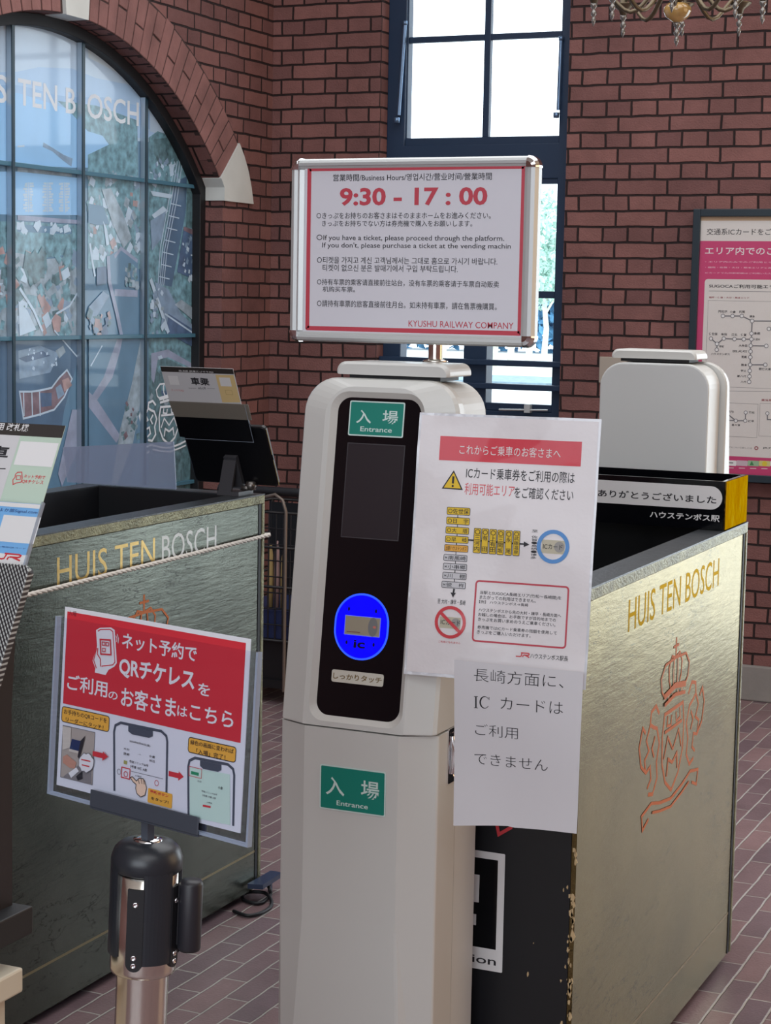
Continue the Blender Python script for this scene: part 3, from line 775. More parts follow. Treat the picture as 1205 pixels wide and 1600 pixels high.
def entrance(name, s, tl, br, ta, tb, ea, eb):
    (u0, v1), (u1, v0) = s.uv(tl), s.uv(br)
    s.base(rrect(u0, v0, u1, v1, .003, 4), mat('label_white', rgb(205, 225, 220), .4), .0006)
    s.poly(rrect(u0 + .0022, v0 + .0022, u1 - .0022, v1 - .0022, .0018, 4), M_green, 1, False)
    W_ = mat('label_white', rgb(205, 225, 220), .4)
    s.text('入', ta[0], ta[1], W_, 2, .012); s.text('場', tb[0], tb[1], W_, 2, .012); s.text('Entrance', ea, eb, W_, 2, .012)
    return s.build(name, kiosk)
entrance('entrance_label', ksheet(.0012), (547.6, 625.5), (629.5, 684.5), ((558, 640), (579.5, 662)), ((598.8, 641), (621.5, 663.2)), (563.5, 666), (612.3, 676.3))
z3 = zz(430, 1100, 3.2)
entrance('entrance_label', Sheet((0, 2.748, 0), (1, 0, 0), (0, 0, 1)), (500.3, 1193.4), (601.9, 1277), (z3(255, 360), z3(346, 463)), (z3(430, 380), z3(520, 483)), z3(308, 481), z3(464, 527))
s = ksheet(.0008); (u0, v1), (u1, v0) = s.uv((544, 692)), s.uv((622, 845))
s.base([(u0, v0), (u1, v0), (u1, v1), (u0, v1)], M_screen, .0006); s.rect((u0, v1), (u1, v0), mat('screen_edge', rgb(62, 60, 64), .3), 1, 0, False, line=.0016); s.build('display_screen', kiosk)
# glowing touch oval
M_glow = mat('blue_glow', rgb(0, 0, 200), .2, emit=(.0, .0, 1.0, 1), estr=1.15)
M_rimglow = mat('blue_rim_glow', rgb(20, 60, 220), .2, emit=(.03, .10, .85, 1), estr=.9)
s = ksheet(.0010); (u0, v1), (u1, v0) = s.uv((526.5, 923.5)), s.uv((603.5, 1036)); r_ = (u1 - u0) / 2 - .0005
s.base(rrect(u0, v0, u1, v1, r_, 12), M_rimglow, .0006)
s.poly(rrect(u0 + .0032, v0 + .0032, u1 - .0032, v1 - .0032, r_ - .0032, 12), M_glow, 1, False)
cu, cv = (u0 + u1) / 2, (v0 + v1) / 2
M_dkbl = mat('dark_blue_mark', rgb(0, 0, 60), .3)
s.text('ic', (cu - .012, v0 + .033), (cu + .009, v0 + .0195), M_dkbl, 2, .03, False)
for sx in (-1, 1):
    for sy in (-1, 1): s.disc((cu + sx * .0245, cv + sy * .0275), .002, M_dkbl, 2, False, .0035, 12)
s.build('touch_oval', kiosk)
s = ksheet(.0020); (u0, v1), (u1, v0) = s.uv((540.5, 961.5)), s.uv((592.5, 997.5)); v0 += .002
s.base([(u0, v0), (u1, v0), (u1, v1), (u0, v1)], mat('card_print', rgb(158, 150, 132), .4), .0006)
s.rect((u0, v1), (u1, v0), mat('card_edge', rgb(150, 160, 215), .4), 1, 0, False, line=.0016)
s.disc((u1 - .0125, (v0 + v1) / 2), .0085, mat('card_disc', rgb(120, 122, 124), .4), 1, False, .0155); s.disc((u1 - .0095, (v0 + v1) / 2), .003, mat('card_dot', rgb(200, 120, 110), .4), 2, False, .0022)
s.stroke([(u0 + .004, v0 + .0045), (u0 + .028, v0 + .0045)], .0012, mat('card_line', rgb(120, 70, 80), .4), 1)
s.build('card_picture', kiosk)
s = ksheet(.0014); (u0, v1), (u1, v0) = s.uv((519, 1045.5)), s.uv((598.5, 1073.5))
s.base(rrect(u0, v0, u1, v1, .0035, 4), mat('sticker_white', rgb(205, 202, 190), .5), .0008)
s.text('しっかりタッチ', (u0 + .003, v1 - .005), (u1 - .003, v0 + .005), mat('sticker_gold_ink', rgb(120, 100, 60), .5), 2, .02, False)
s.build('touch_sticker', kiosk)

# plain back of the second reader behind the right booth
k2 = thing('ticket_gate_reader', (-1.218, 4.36, 0), 'white card reader gate seen from its plain back behind the thank-you tray', 'ticket gate')
gate_body(k2, dy=4.37 - 2.8625, dx=.0625, flip=True)

# ---------------------------------------------------------------- opening-hours sign on its pole
SY = 2.945
def sx_(px, py): return on('y', SY, px, py)
x0, x1, z0, z1 = -1.5035, -1.052, 1.4275, 1.739
sg = thing('opening_hours_sign', (-1.24, SY + .02, 1.398), 'silver framed opening-hours sign reading 9:30 - 17:00 on a pole atop the entrance gate', 'sign')
b = MB(); b.box((x0 + .010, SY - .001, z0 + .010), (x1 - .010, SY + .014, z1 - .010)); b.build('backing_board', mat('board_grey', rgb(165, 165, 162), .5), sg)
prof = [(.000, .016), (.000, .002), (.004, -.006), (.010, -.0085), (.0165, -.0075), (.018, -.004), (.020, -.0035), (.026, -.0012), (.026, .0)]
def rail(a, c, inw):
    a, c, inw = Vector(a), Vector(c), Vector(inw) * (.72 if inw[2] else 1)
    b = MB(); b.rings([[a + inw * d + Vector((0, h_, 0)) for d, h_ in prof], [c + inw * d + Vector((0, h_, 0)) for d, h_ in prof]])
    b.build('frame_rail', M_alu, sg)
cr = .0185
for (a, c, iw) in (((x0 + cr, SY, z1), (x1 - cr, SY, z1), (0, 0, -1)), ((x0 + cr, SY, z0), (x1 - cr, SY, z0), (0, 0, 1)), ((x0, SY, z0 + cr), (x0, SY, z1 - cr), (1, 0, 0)), ((x1, SY, z0 + cr), (x1, SY, z1 - cr), (-1, 0, 0))): rail(a, c, iw)
for cx, cz, a0_ in ((x0 + cr, z1 - cr, pi / 2), (x1 - cr, z1 - cr, 0), (x1 - cr, z0 + cr, -pi / 2), (x0 + cr, z0 + cr, pi)):
    b = MB(); n = 10; R_ = cr + .0012
    def q(r, y): return [(cx + r * cos(a0_ + pi / 2 * k / n), SY + y, cz + r * sin(a0_ + pi / 2 * k / n)) for k in range(n + 1)] + [(cx, SY + y, cz)]
    b.rings([q(R_, .016), q(R_, .001), q(R_ - .004, -.007), q(R_ - .010, -.0105)]); b.build('corner_cap', M_chrome, sg)
b = MB(); b.lathe([(.0125, 1.3985), (.0125, z0 + .006)], (-1.236, SY + .022, 0), 20); b.lathe([(0, 1.398), (.022, 1.398), (.022, 1.4005), (.0125, 1.403)], (-1.236, SY + .022, 0), 20)
b.box((-1.262, SY + .012, z0 + .002), (-1.21, SY + .034, z0 + .05)); b.build('pole', M_steel, sg)
s = xsheet(SY - .0022)
(u0, v1), (u1, v0) = s.uv((480, 260)), s.uv((815.3, 524.5)); u0 -= .004; u1 += .003
s.base([(u0, v0 - .004), (u1, v0 - .004), (u1, v1 + .003), (u0, v1 + .003)], mat('sign_paper', rgb(212, 212, 220), .5), .0008)
(u0, v1), (u1, v0) = s.uv((481, 261)), s.uv((815, 524.5))
s.rect((u0 + .0035, v1 - .0035), (u1 - .0035, v0 + .0035), M_crim, 1, 0, False, line=.0075)
z = zz(440, 230, 2.869)
for body, a, c, m, of in (
    ('営業時間/Business Hours/영업시간/营业时间/營業時間', (232, 121), (943, 155), M_ink, .006),
    ('9:30 - 17 : 00', (262, 183), (922, 265), M_crim, .03),
    ('○きっぷをお持ちのお客さまはそのままホームをお進みください。', (158, 292), (938, 323), M_ink, .004),
    ('きっぷをお持ちでない方は券売機で購入をお願いします。', (182, 328), (855, 357), M_ink, .004),
    ('○If you have a ticket, please proceed through the platform.', (158, 392), (998, 425), M_ink, .004),
    ("If you don't, please purchase a ticket at the vending machin", (183, 427), (1028, 458), M_ink, .004),
    ('○티켓을 가지고 계신 고객님께서는 그대로 홈으로 가시기 바랍니다.', (160, 490), (968, 522), M_ink, .004),
    ('티켓이 없으신 분은 발매기에서 구입 부탁드립니다.', (185, 525), (790, 557), M_ink, .004),
    ('○持有车票的乘客请直接前往站台，没有车票的乘客请于车票自动贩卖', (160, 589), (975, 620), M_ink, .004),
    ('机购买车票。', (185, 623), (330, 650), M_ink, .004),
    ('○請持有車票的旅客直接前往月台。如未持有車票，請在售票機購買。', (160, 684), (965, 717), M_ink, .004),
    ('KYUSHU RAILWAY COMPANY', (570, 776), (1040, 806), M_crim, .003)):
    s.text(body, s.uv(z(*a)), (s.uv(z(*c))[0], s.uv(z(a[0], c[1] - 2))[1]), m, 2, of, False)
s.build('hours_sheet', sg)

# ---------------------------------------------------------------- laminated A3 notice hanging from the gate's front
yw, tl_ = .085, .128
ex = Vector((cos(yw), sin(yw), 0)); up = Vector((0, sin(tl_), cos(tl_))); up = (up - ex * up.dot(ex)).normalized()
NC = CAMP + (Vector((-1.050, 2.812, 1.109)) - CAMP) * .9915
NW, NH = .303 * .9915, .426 * .9915
def nwarp(u, v): return .005 * sin(u * 9 + v * 3.1) * (u / NW + .5) + .0010 * sin(v * 31 + u * 17) + .0005 * sin(v * 57 - u * 40)
s = Sheet(NC, ex, up, nwarp, .0006)
s.grid(-NW / 2, -NH / 2, NW / 2, NH / 2, mat('lamination_film', rgb(214, 216, 222), .10, coat=.3, bump=.7, bscale=20), 0, 24, 34, .0009)
s.grid(-NW / 2 + .004, -NH / 2 + .005, NW / 2 - .004, NH / 2 - .004, mat('notice_paper', rgb(224, 220, 222), .5, coat=.22, bump=.6, bscale=17), .6, 24, 34)
z = zz(620, 630, 3.544); L = 2
s.rect(z(243, 181), z(1023, 352), mat('notice_banner_red', rgb(206, 48, 66), .5, coat=.22, bump=.5, bscale=17), 1.4)
s.text('これからご乗車のお客さまへ', z(350, 228), z(910, 308), M_paper, 2.4, 0)
s.poly([z(317, 371), z(250, 473), z(368, 481)], M_ink, 1.4); s.poly([z(317, 384), z(262, 467), z(357, 473)], M_yel, 2.0)
s.stroke([z(316, 405), z(313, 445)], .0035, M_ink, 2.6, px=True); s.disc(z(312, 459), .0018, M_ink, 2.6)
s.text('ICカード乗車券をご利用の際は', z(388, 353), z(988, 447), M_ink, L, .005)
s.text('利用可能エリア', z(380, 440), z(652, 521), M_red, L, .005); s.text('をご確認ください', z(655, 462), z(980, 543), M_ink, L, .003)
M_grey = mat('pale_grey_ink', rgb(200, 200, 204), .5)
s.stroke([z(340, 600), z(318, 1000)], .0012, M_ink, 1.2, px=True)
for k, (a, c, t_, m) in enumerate((((282, 575), (405, 622), '○佐世保', M_yel), ((278, 630), (402, 675), '○日　宇', M_yel), ((273, 683), (398, 727), '○大　塔', M_yel), ((270, 733), (395, 777), '○早　岐', M_yel),
        ((266, 782), (393, 826), '当駅ハウステンボス', M_orange), ((262, 836), (388, 878), '×南風崎', M_grey), ((260, 885), (386, 928), '×小串郷', M_grey), ((257, 935), (383, 978), '×川　棚', M_grey), ((252, 985), (379, 1028), '×彼　杵', M_grey))):
    s.rect(z(*a), z(*c), m, 2.0, .0015); s.rect(z(*a), z(*c), M_ink, 2.8, .0015, line=.0008)
    s.text(t_, z(a[0] + 6, a[1] + 6), z(c[0] - 6, c[1] - 6), M_ink, 3.2, .002)
s.stroke([z(395, 757), z(715, 781)], .0022, M_ink, 1.2, px=True); s.poly([z(708, 766), z(738, 783), z(706, 796)], M_ink, 1.3)
for a, c, t_ in (((428, 692), (473, 830), '○三河内'), ((472, 695), (515, 832), '○有 田'), ((516, 698), (560, 836), '○上有田'), ((560, 702), (602, 840), '○三間坂'), ((604, 705), (647, 843), '○永 尾'), ((648, 707), (690, 845), '○武雄温泉')):
    a = (a[0] + 4, a[1]); c = (c[0] - 11, c[1])
    s.rect(z(*a), z(*c), M_yel, 2.2, .0012); s.rect(z(*a), z(*c), M_ink, 3.0, .0012, line=.0008)
    s.vtext(t_, z(a[0] + 4, a[1] + 6), z(c[0] - 4, c[1] - 6), M_ink, 3.4, .002)
s.vtext('至 佐賀・鳥栖・博多', z(752, 700), z(776, 866), M_ink, L, .005)
M_card = mat('card_tan_ink', rgb(188, 182, 160), .5)
s.rect(z(808, 755), z(933, 838), M_card, 1.2, .001); s.disc(z(905, 797), .0085, mat('card_grey_ink', rgb(150, 148, 144), .5), 1.6); s.text('ICカード', z(815, 777), z(922, 813), M_ink, 2.2, .004)
s.ring(z(870, 795), .0235, .0062, M_blue, 2.6)
s.stroke([z(318, 1028), z(313, 1058)], .0028, M_ink, 1.2, px=True); s.poly([z(299, 1048), z(328, 1051), z(312, 1075)], M_ink, 1.3)
s.text('至 大村・諫早・長崎', z(228, 1081), z(380, 1120), M_ink, L, .008)
s.rect(z(240, 1180), z(352, 1252), M_card, 1.2, .001); s.disc(z(328, 1217), .0075, mat('card_grey_ink', rgb(150, 148, 144), .5), 1.6); s.text('ICカード', z(246, 1195), z(352, 1232), M_ink, 2.2, .004)
s.ring(z(298, 1213), .0235, .0052, M_red, 2.6); s.stroke([z(246, 1160), z(350, 1268)], .0052, M_red, 2.7, px=True)
s.text('ご利用になれません', z(232, 1313), z(352, 1335), M_red, L, .005)
s.rect(z(440, 983), z(935, 1356), M_crim, 1.4, .005, line=.0028)
for body, a, c in (('当駅とSUGOCA長崎エリア(竹松～長崎間)を', (462, 1037), (913, 1092)), ('またがっての利用はできません。', (460, 1062), (770, 1106)), ('【例】 ハウステンボス→長崎', (458, 1090), (728, 1127)),
        ('ハウステンボスから先の大村・諫早・長崎方面へ', (455, 1133), (912, 1187)), ('お越しの場合は、お手数ですが目的地までの', (453, 1159), (883, 1211)), ('きっぷをお買い求めのうえご乗車ください。', (452, 1185), (880, 1238)),
        ('券売機ではICカード乗車券の残額を使用して', (448, 1229), (888, 1283)), ('きっぷをご購入いただけます。', (446, 1255), (742, 1299))):
    s.text(body, z(*a), z(*c), M_ink, L, .004)
def jr(s, tl, br, m, layer, px=True):
    (u0, v1), (u1, v0) = (s.uv(tl), s.uv(br)) if px else (tl, br); w_, h_ = u1 - u0, v1 - v0; wd = h_ * .24
    f_ = lambda x, y: (u0 + x * w_, v0 + y * h_)
    s.stroke([f_(0, .12), f_(.30, .12), f_(.38, .22), f_(.44, .95)], wd, m, layer)
    s.stroke([f_(.36, .95), f_(.88, .95), f_(.96, .82), f_(.94, .62), f_(.86, .50), f_(.56, .50)], wd, m, layer)
    s.stroke([f_(.66, .50), f_(.98, .06)], wd, m, layer)
    s.stroke([f_(.50, .06), f_(.54, .50)], wd, m, layer)
jr(s, z(662, 1378), z(738, 1410), M_red, L)
s.text('ハウステンボス駅長', z(742, 1384), z(950, 1430), M_ink, L, .008)
nt_ = s.build('laminated_notice'); tag(nt_, 'large laminated route notice with red banner stuck to the front of the entrance gate', 'notice')

# plain A4 paper taped to the lower corner of the notice
ex2 = Vector((cos(.12), sin(.12), 0)); up2 = Vector((.0, -.04, .999)); up2 = (up2 - ex2 * up2.dot(ex2)).normalized()
PC = on('y', 2.752, 808, 1167)
s = Sheet(PC, ex2, up2)
cs = [s.uv(p) for p in ((711, 1030), (913, 1049), (710, 1288.5), (902.5, 1301))]
def lerp2(i, j):
    (a, b_), (c, d), (e, f_), (g_, h_) = cs
    return (a * (1 - i) * (1 - j) + c * i * (1 - j) + e * (1 - i) * j + g_ * i * j, b_ * (1 - i) * (1 - j) + d * i * (1 - j) + f_ * (1 - i) * j + h_ * i * j)
def pw(u, v): return .004 + .004 * sin(u * 14 + 1) - max(0, -v - .02) * .02 * sin(u * 26 + .8) + .0015 * sin(v * 24 + u * 10)
s.warp = pw; mi = s.mi(mat('plain_paper', rgb(218, 218, 222), .65)); n = 18; vs = []
for j in range(n + 1):
    for i in range(n + 1):
        u, v = lerp2(i / n, j / n); bow = .0055 * sin(pi * i / n) * (j / n) * (1 if i < n * .5 else .6)
        vs.append(s.P(u, v + bow, 0))
fs = [(j * (n + 1) + i, (j + 1) * (n + 1) + i, (j + 1) * (n + 1) + i + 1, j * (n + 1) + i + 1) for j in range(n) for i in range(n)]
s.mb.add(vs, fs, mi, True); s.mb.add([p - s.n * .0004 for p in vs], [tuple(reversed(f)) for f in fs], mi, True)
z = zz(680, 1000, 4.304)
for body, a, c, vb in (('長崎方面に、', (268, 183), (870, 303), 270), ('カードは', (450, 375), (868, 484), 456), ('ご利用', (275, 555), (565, 650), 634), ('できません', (268, 752), (765, 848), 828)):
    s.text(body, s.uv(z(*a)), (s.uv(z(*c))[0], s.uv(z(a[0], vb))[1]), M_ink, 2, -.010, False)
def f2(x, y): return s.uv(z(x, y))
s.stroke([f2(281, 375), f2(281, 450)], .0024, M_ink, 2); s.stroke([f2(268, 374), f2(294, 375)], .0009, M_ink, 2.5); s.stroke([f2(268, 450), f2(294, 451)], .0009, M_ink, 2.5)
arcp = [(341 + 31 * cos(a), 413 - 39 * sin(a)) for a in [radians(38 + 284 * k / 18) for k in range(19)]]
s.stroke([f2(*p) for p in arcp], [.0010 + .0017 * max(0, -cos(radians(38 + 284 * k / 18))) for k in range(19)], M_ink, 2); s.stroke([f2(370, 376), f2(370, 396)], .0009, M_ink, 2.5)
tag(s.build('paper_notice'), 'plain white paper with black text taped below the laminated notice', 'notice')

# ---------------------------------------------------------------- thank-you tray on the right booth
ty0, ty1, tz0, tz1 = 3.985, 4.183, 1.0215, 1.127; tx0, tx1 = BR0 + .03, BR1 - .002
tr = thing('message_tray', ((tx0 + tx1) / 2, (ty0 + ty1) / 2, tz0), 'black open-topped tray with Japanese thank-you panel and brass end on the right booth', 'tray')
b = MB(); t = .008
b.box((tx0, ty0, tz0), (tx1 - .004, ty0 + t, tz1)); b.box((tx0, ty1 - t, tz0), (tx1 - .004, ty1, tz1)); b.box((tx0, ty0 + t, tz0), (tx0 + t, ty1 - t, tz1)); b.box((tx1 - .004 - t, ty0 + t, tz0), (tx1 - .004, ty1 - t, tz1)); b.box((tx0 + t, ty0 + t, tz0), (tx1 - .012, ty1 - t, tz0 + t))
b.build('tray_body', M_black, tr)
b = MB(); b.box((tx1 - .004, ty0, tz0), (tx1, ty1, tz1)); b.build('brass_end', M_brass, tr, bevel=.001)
s = xsheet(ty0 - .0005); z = zz(920, 720, 4.228)
(u0, _), (_, v0) = s.uv((930, 752)), s.uv(z(880, 327)); u1 = s.uv(z(880, 327))[0]; v1 = s.uv(z(500, 150))[1]
s.base([(tx0 + .01, tz0 + .004), (tx1 - .008, tz0 + .004), (tx1 - .008, tz1 - .012), (tx0 + .01, tz1 - .012)], M_black, .0003)
pu0 = 2 * (tx0 + tx1) / 2 - u1
s.poly(rrect(pu0, v0, u1, v1, (v1 - v0) / 2 - .0002, 8), M_paper, 1, False)
s.text('ありがとうございました', z(62, 186), z(843, 284), M_ink, 2, .02); s.text('ハウステンボス駅', z(405, 331), z(865, 406), M_paper, 2, .02)
s.build('message_panel', tr)

# ---------------------------------------------------------------- belt stanchion with sign holder
sx0, sy0 = -1.083, 1.787
st_ = thing('belt_stanchion', (sx0 - .03, sy0, 0), 'steel belt stanchion with black head standing in front of the left booth', 'stanchion')
TILT = Matrix.Translation((sx0, sy0, .888)) @ Matrix.Rotation(radians(2.2), 4, 'Y') @ Matrix.Translation((-sx0, -sy0, -.888))
cc = (sx0, sy0, 0)
b = MB(); b.lathe([(.0295, .02), (.0295, .742)], cc, 32).xform(TILT); b.build('post', M_steel, st_)
b = MB(); b.lathe([(0, .0), (.16, .0), (.16, .012), (.10, .03), (.034, .04), (.034, .06), (.0, .06)], (sx0 - .033, sy0, 0), 32); b.build('base_plate', M_steel, st_)
b = MB(); b.lathe([(.0295, .738), (.037, .740), (.0375, .744), (.0375, .862), (.0, .862)], cc, 32).xform(TILT); b.build('steel_collar', M_steel, st_)
b = MB(); b.lathe([(.0385, .858), (.0405, .86), (.0405, .872), (.037, .882), (.030, .8885), (.019, .8915), (0, .892)], cc, 32)
def arcbox(r0, r1, a0_, a1_, z0_, z1_, n=8):
    pts = [(r1 * cos(a0_ + (a1_ - a0_) * k / n), r1 * sin(a0_ + (a1_ - a0_) * k / n)) for k in range(n + 1)] + [(r0 * cos(a1_ - (a1_ - a0_) * k / n), r0 * sin(a1_ - (a1_ - a0_) * k / n)) for k in range(n + 1)]
    return [[(sx0 + x, sy0 + y, z_) for x, y in pts] for z_ in (z0_, z1_)]
face = math.atan2(-sy0, -sx0)          # direction from the post to the viewer
for lo, hi, zlo in ((-100, -52, .762), (-4, 46, .757), (80, 130, .762), (165, 210, .762)):
    b.rings(arcbox(.0375, .0405, face + radians(lo), face + radians(hi), zlo, .862))
b.xform(TILT); b.build('black_head', mat('stanchion_black', rgb(38, 42, 48), .35), st_)
b = MB()
def strip(a, z0_, z1_, hw):
    d = Vector((cos(a), sin(a), 0)); t_ = Vector((-sin(a), cos(a), 0)); o_ = Vector(cc) + d * .0382
    out = [(x * hw, z0_ + hw + hw * math.sin(pi + pi * 0) * 0) for x in ()]
    pts = [(hw * cos(pi + pi * k / 8), z0_ + hw + hw * sin(pi + pi * k / 8)) for k in range(9)] + [(hw, z1_), (-hw, z1_)]
    return [[o_ + t_ * x + Vector((0, 0, zz_)) + d * h_ for x, zz_ in pts] for h_ in (-.002, .0022)]
b.rings(strip(face - radians(16), .750, .845, .0095)); b.rings(strip(face + radians(58), .750, .845, .0075))
b.xform(TILT); b.build('belt_slot', M_blackm, st_)
for a in (face - radians(16), face + radians(58)):
    for zz_ in (.7575, .7665, .828):
        d = Vector((cos(a), sin(a), 0)); b = MB(); X = d.to_track_quat('Z', 'Y').to_matrix()
        b.lathe([(.0032, 0), (.0032, .0012), (.002, .0018), (.0018, .0008), (0, .0008)], Vector(cc) + d * .0402 + Vector((0, 0, zz_)), 12, xf=X); b.xform(TILT); b.build('screw', M_chrome, st_)
a = face + radians(72); d = Vector((cos(a), sin(a), 0)); c2 = Vector(cc) + d * .053
b = MB(); b.lathe([(0, .769), (.0125, .769), (.0135, .772), (.0135, .846), (.0115, .850), (0, .850)], (c2.x, c2.y, 0), 20); t_ = Vector((-sin(a), cos(a), 0)); b.obox(Vector(cc) + d * .034 - t_ * .006 + Vector((0, 0, .775)), d * .02, t_ * .012, Vector((0, 0, .07)))
b.xform(TILT); b.build('belt_end', mat('belt_black', rgb(34, 34, 40), .45), st_)
b = MB(); b.lathe([(.0165, .889), (.0165, .8925), (.009, .894), (0, .894)], cc, 24).xform(TILT); b.build('socket_ring', M_chrome, st_)
# the holder on top: hexagonal stem, clamp bar, clear pocket
ph = radians(-15.1); tx = .063
pex = Vector((cos(ph), sin(ph), 0)); pup = Vector((-sin(ph) * sin(tx), cos(ph) * sin(tx), cos(tx)))
PO = Vector((-1.082, 1.787, 1.034))
hd = thing('sign_holder', (sx0, sy0, .892), 'clear sign pocket on a dark clamp bar standing on the belt stanchion', 'sign holder')
b = MB(); b.lathe([(.0, .892), (.0085, .892), (.0085, .925), (0, .925)], cc, 6, sm=False); b.build('stem', mat('clamp_grey', rgb(62, 68, 78), .4), hd)
s = Sheet(PO, pex, pup); pn = s.n
z = zz(80, 1080, 3.766)
def U(p): return s.uv(p)
k0, k1 = U(z(258, 562)), U(z(893, 748)); kb = U(z(262, 668))[1]; kb2 = U(z(888, 855))[1]
kz0, kz1 = (kb + kb2) / 2, (k0[1] + k1[1]) / 2
b = MB(); base_ = PO + pn * .004
b.obox(PO + pex * k0[0] + pup * kz0 + pn * .0052, pex * (k1[0] - k0[0]), pn * .002, pup * (kz1 - kz0)); b.obox(PO + pex * k0[0] + pup * kz0 - pn * .0075, pex * (k1[0] - k0[0]), pn * .002, pup * (kz1 - kz0)); b.obox(PO + pex * k0[0] + pup * (kz0 - .002) - pn * .0075, pex * (k1[0] - k0[0]), pn * .0147, pup * .002)
b.build('clamp_bar', mat('clamp_grey', rgb(62, 68, 78), .4), hd, bevel=.001)
z1_ = zz(60, 920, 3.171)
q = [U(p) for p in (z1_(97, 122), z1_(1108, 330), z1_(1036, 1288), z1_(52, 1004))]
ul_, ur_ = (q[0][0] + q[3][0]) / 2, (q[1][0] + q[2][0]) / 2; vt_, vb_ = (q[0][1] + q[1][1]) / 2, (q[2][1] + q[3][1]) / 2
M_pocket = glass_material('clear_pocket', (.95, .96, .99, 1))
for h_, nm in ((.0032, 'front_pane'), (-.0052, 'back_pane')):
    b = MB(); b.obox(PO + pex * ul_ + pup * vb_ + pn * h_, pex * (ur_ - ul_), pn * .0016, pup * (vt_ - vb_)); b.build(nm, M_pocket, hd)
b = MB()
for u in (ul_, ur_ - .003): b.obox(PO + pex * u + pup * vb_ - pn * .0036, pex * .003, pn * .0068, pup * (vt_ - vb_))
b.obox(PO + pex * (ul_ + .003) + pup * vb_ - pn * .0036, pex * (ur_ - ul_ - .006), pn * .0068, pup * .003)
b.build('pocket_edge', mat('acrylic_edge', rgb(175, 188, 205), .25, alpha=.6), hd)
# the printed placard in it (A4)
PW_, PH_ = .297, .210
def plw(u, v): return .0012 * sin(u * 20)
s = Sheet(PO, pex, pup, plw, .0004)
s.grid(-PW_ / 2, -PH_ / 2, PW_ / 2, PH_ / 2, mat('placard_paper', rgb(222, 224, 230), .4, coat=.25, bump=.25, bscale=12), 0, 30, 10, .0008)
z = zz(80, 930, 3.766); zb = zz(80, 1080, 3.766)
ru0, ru1, rv1 = -PW_ / 2 + .0045, PW_ / 2 - .0065, PH_ / 2 - .005
rv0 = (s.uv(zb(1115, 318))[1] + s.uv(zb(56, 56))[1]) / 2
s.rect((ru0, rv1), (ru1, rv0), mat('placard_red', rgb(206, 50, 62), .4, coat=.25), 1, px=False)
s.text('ネット予約で', z(418, 217), z(862, 395), M_paper, 2, .018); s.text('QRチケレス', z(402, 357), z(848, 570), M_paper, 2, .03); s.text('を', z(873, 512), z(940, 598), M_paper, 2, .015)
s.text('ご利用', z(98, 460), z(326, 606), M_paper, 2, .015); s.text('の', z(336, 562), z(388, 620), M_paper, 2, .01); s.text('お客さま', z(413, 535), z(738, 725), M_paper, 2, .015); s.text('は', zb(750, 82), zb(806, 155), M_paper, 2, .01); s.text('こちら', zb(826, 70), zb(1075, 218), M_paper, 2, .015)
s.text('入場', z(104, 88), z(147, 126), mat('dull_red_ink', rgb(130, 36, 48), .5), 2)
# phone-in-hand emblem
E_ = [z(*p) for p in ((262, 205), (285, 192), (350, 190), (372, 205), (385, 400), (370, 420), (335, 440), (318, 470), (255, 455), (258, 430), (242, 385), (262, 320), (268, 300))]
s.poly(E_, M_paper, 1.6); M_plr = mat('placard_red', rgb(200, 44, 56), .35)
s.stroke([z(*p) for p in ((274, 212), (288, 202), (345, 201), (362, 214), (374, 395), (362, 410), (295, 418))], .0012, M_plr, 2.4, px=True)
s.stroke([z(*p) for p in ((268, 310), (250, 382), (266, 430))], .0012, M_plr, 2.4, px=True); s.stroke([z(*p) for p in ((276, 310), (272, 345), (290, 375), (292, 420))], .0012, M_plr, 2.4, px=True)
s.stroke([z(*p) for p in ((290, 260), (350, 264), (354, 350), (294, 346))], .0018, M_plr, 2.4, True, px=True)
for (cx_, cy_) in ((311, 285), (333, 288), (313, 322)): s.stroke([z(cx_ - 8, cy_ - 10), z(cx_ + 8, cy_ - 9), z(cx_ + 8, cy_ + 10), z(cx_ - 8, cy_ + 9)], .001, M_plr, 2.4, True, px=True)
s.stroke([z(382, 238), z(388, 255), z(386, 275)], .001, M_paper, 2, px=True); s.stroke([z(390, 228), z(399, 255), z(396, 283)], .001, M_paper, 2, px=True)
# lower half: three steps
def bubble(tl, br, lines, r=.0035):
    s.rect(tl, br, M_orange, 1.2, r); s.rect(tl, br, M_ink, 1.8, r, line=.0009)
    for body, a, c in lines: s.text(body, a, c, M_ink, 2.2, .004)
bubble(zb(66, 88), zb(336, 240), (('お手持ちのQRコードを', zb(78, 103), zb(325, 190)), ('リーダーにタッチ！', zb(88, 150), zb(305, 228))))
bubble(zb(816, 268), zb(1088, 420), (('緑色の画面に変われば', zb(828, 283), zb(1078, 368)), ('「入場」完了！', zb(862, 335), zb(1030, 404))))
s.rect(zb(70, 200), zb(240, 552), mat('photo_beige', rgb(172, 162, 152), .5), 1.2); s.rect(zb(70, 200), zb(240, 552), M_inkg, 2.4, line=.0007)
s.poly([zb(75, 500), zb(235, 380), zb(235, 545), zb(75, 510)], mat('photo_grey', rgb(128, 124, 124), .5), 1.5); s.poly([zb(70, 205), zb(120, 215), zb(115, 330), zb(70, 345)], mat('photo_pale', rgb(200, 192, 180), .5), 1.5)
s.poly([zb(125, 280), zb(185, 295), zb(172, 362), zb(110, 345)], mat('photo_navy', rgb(34, 52, 92), .5), 1.7); s.poly([zb(112, 338), zb(165, 352), zb(162, 366), zb(108, 352)], mat('photo_pale', rgb(200, 192, 180), .5), 1.9)
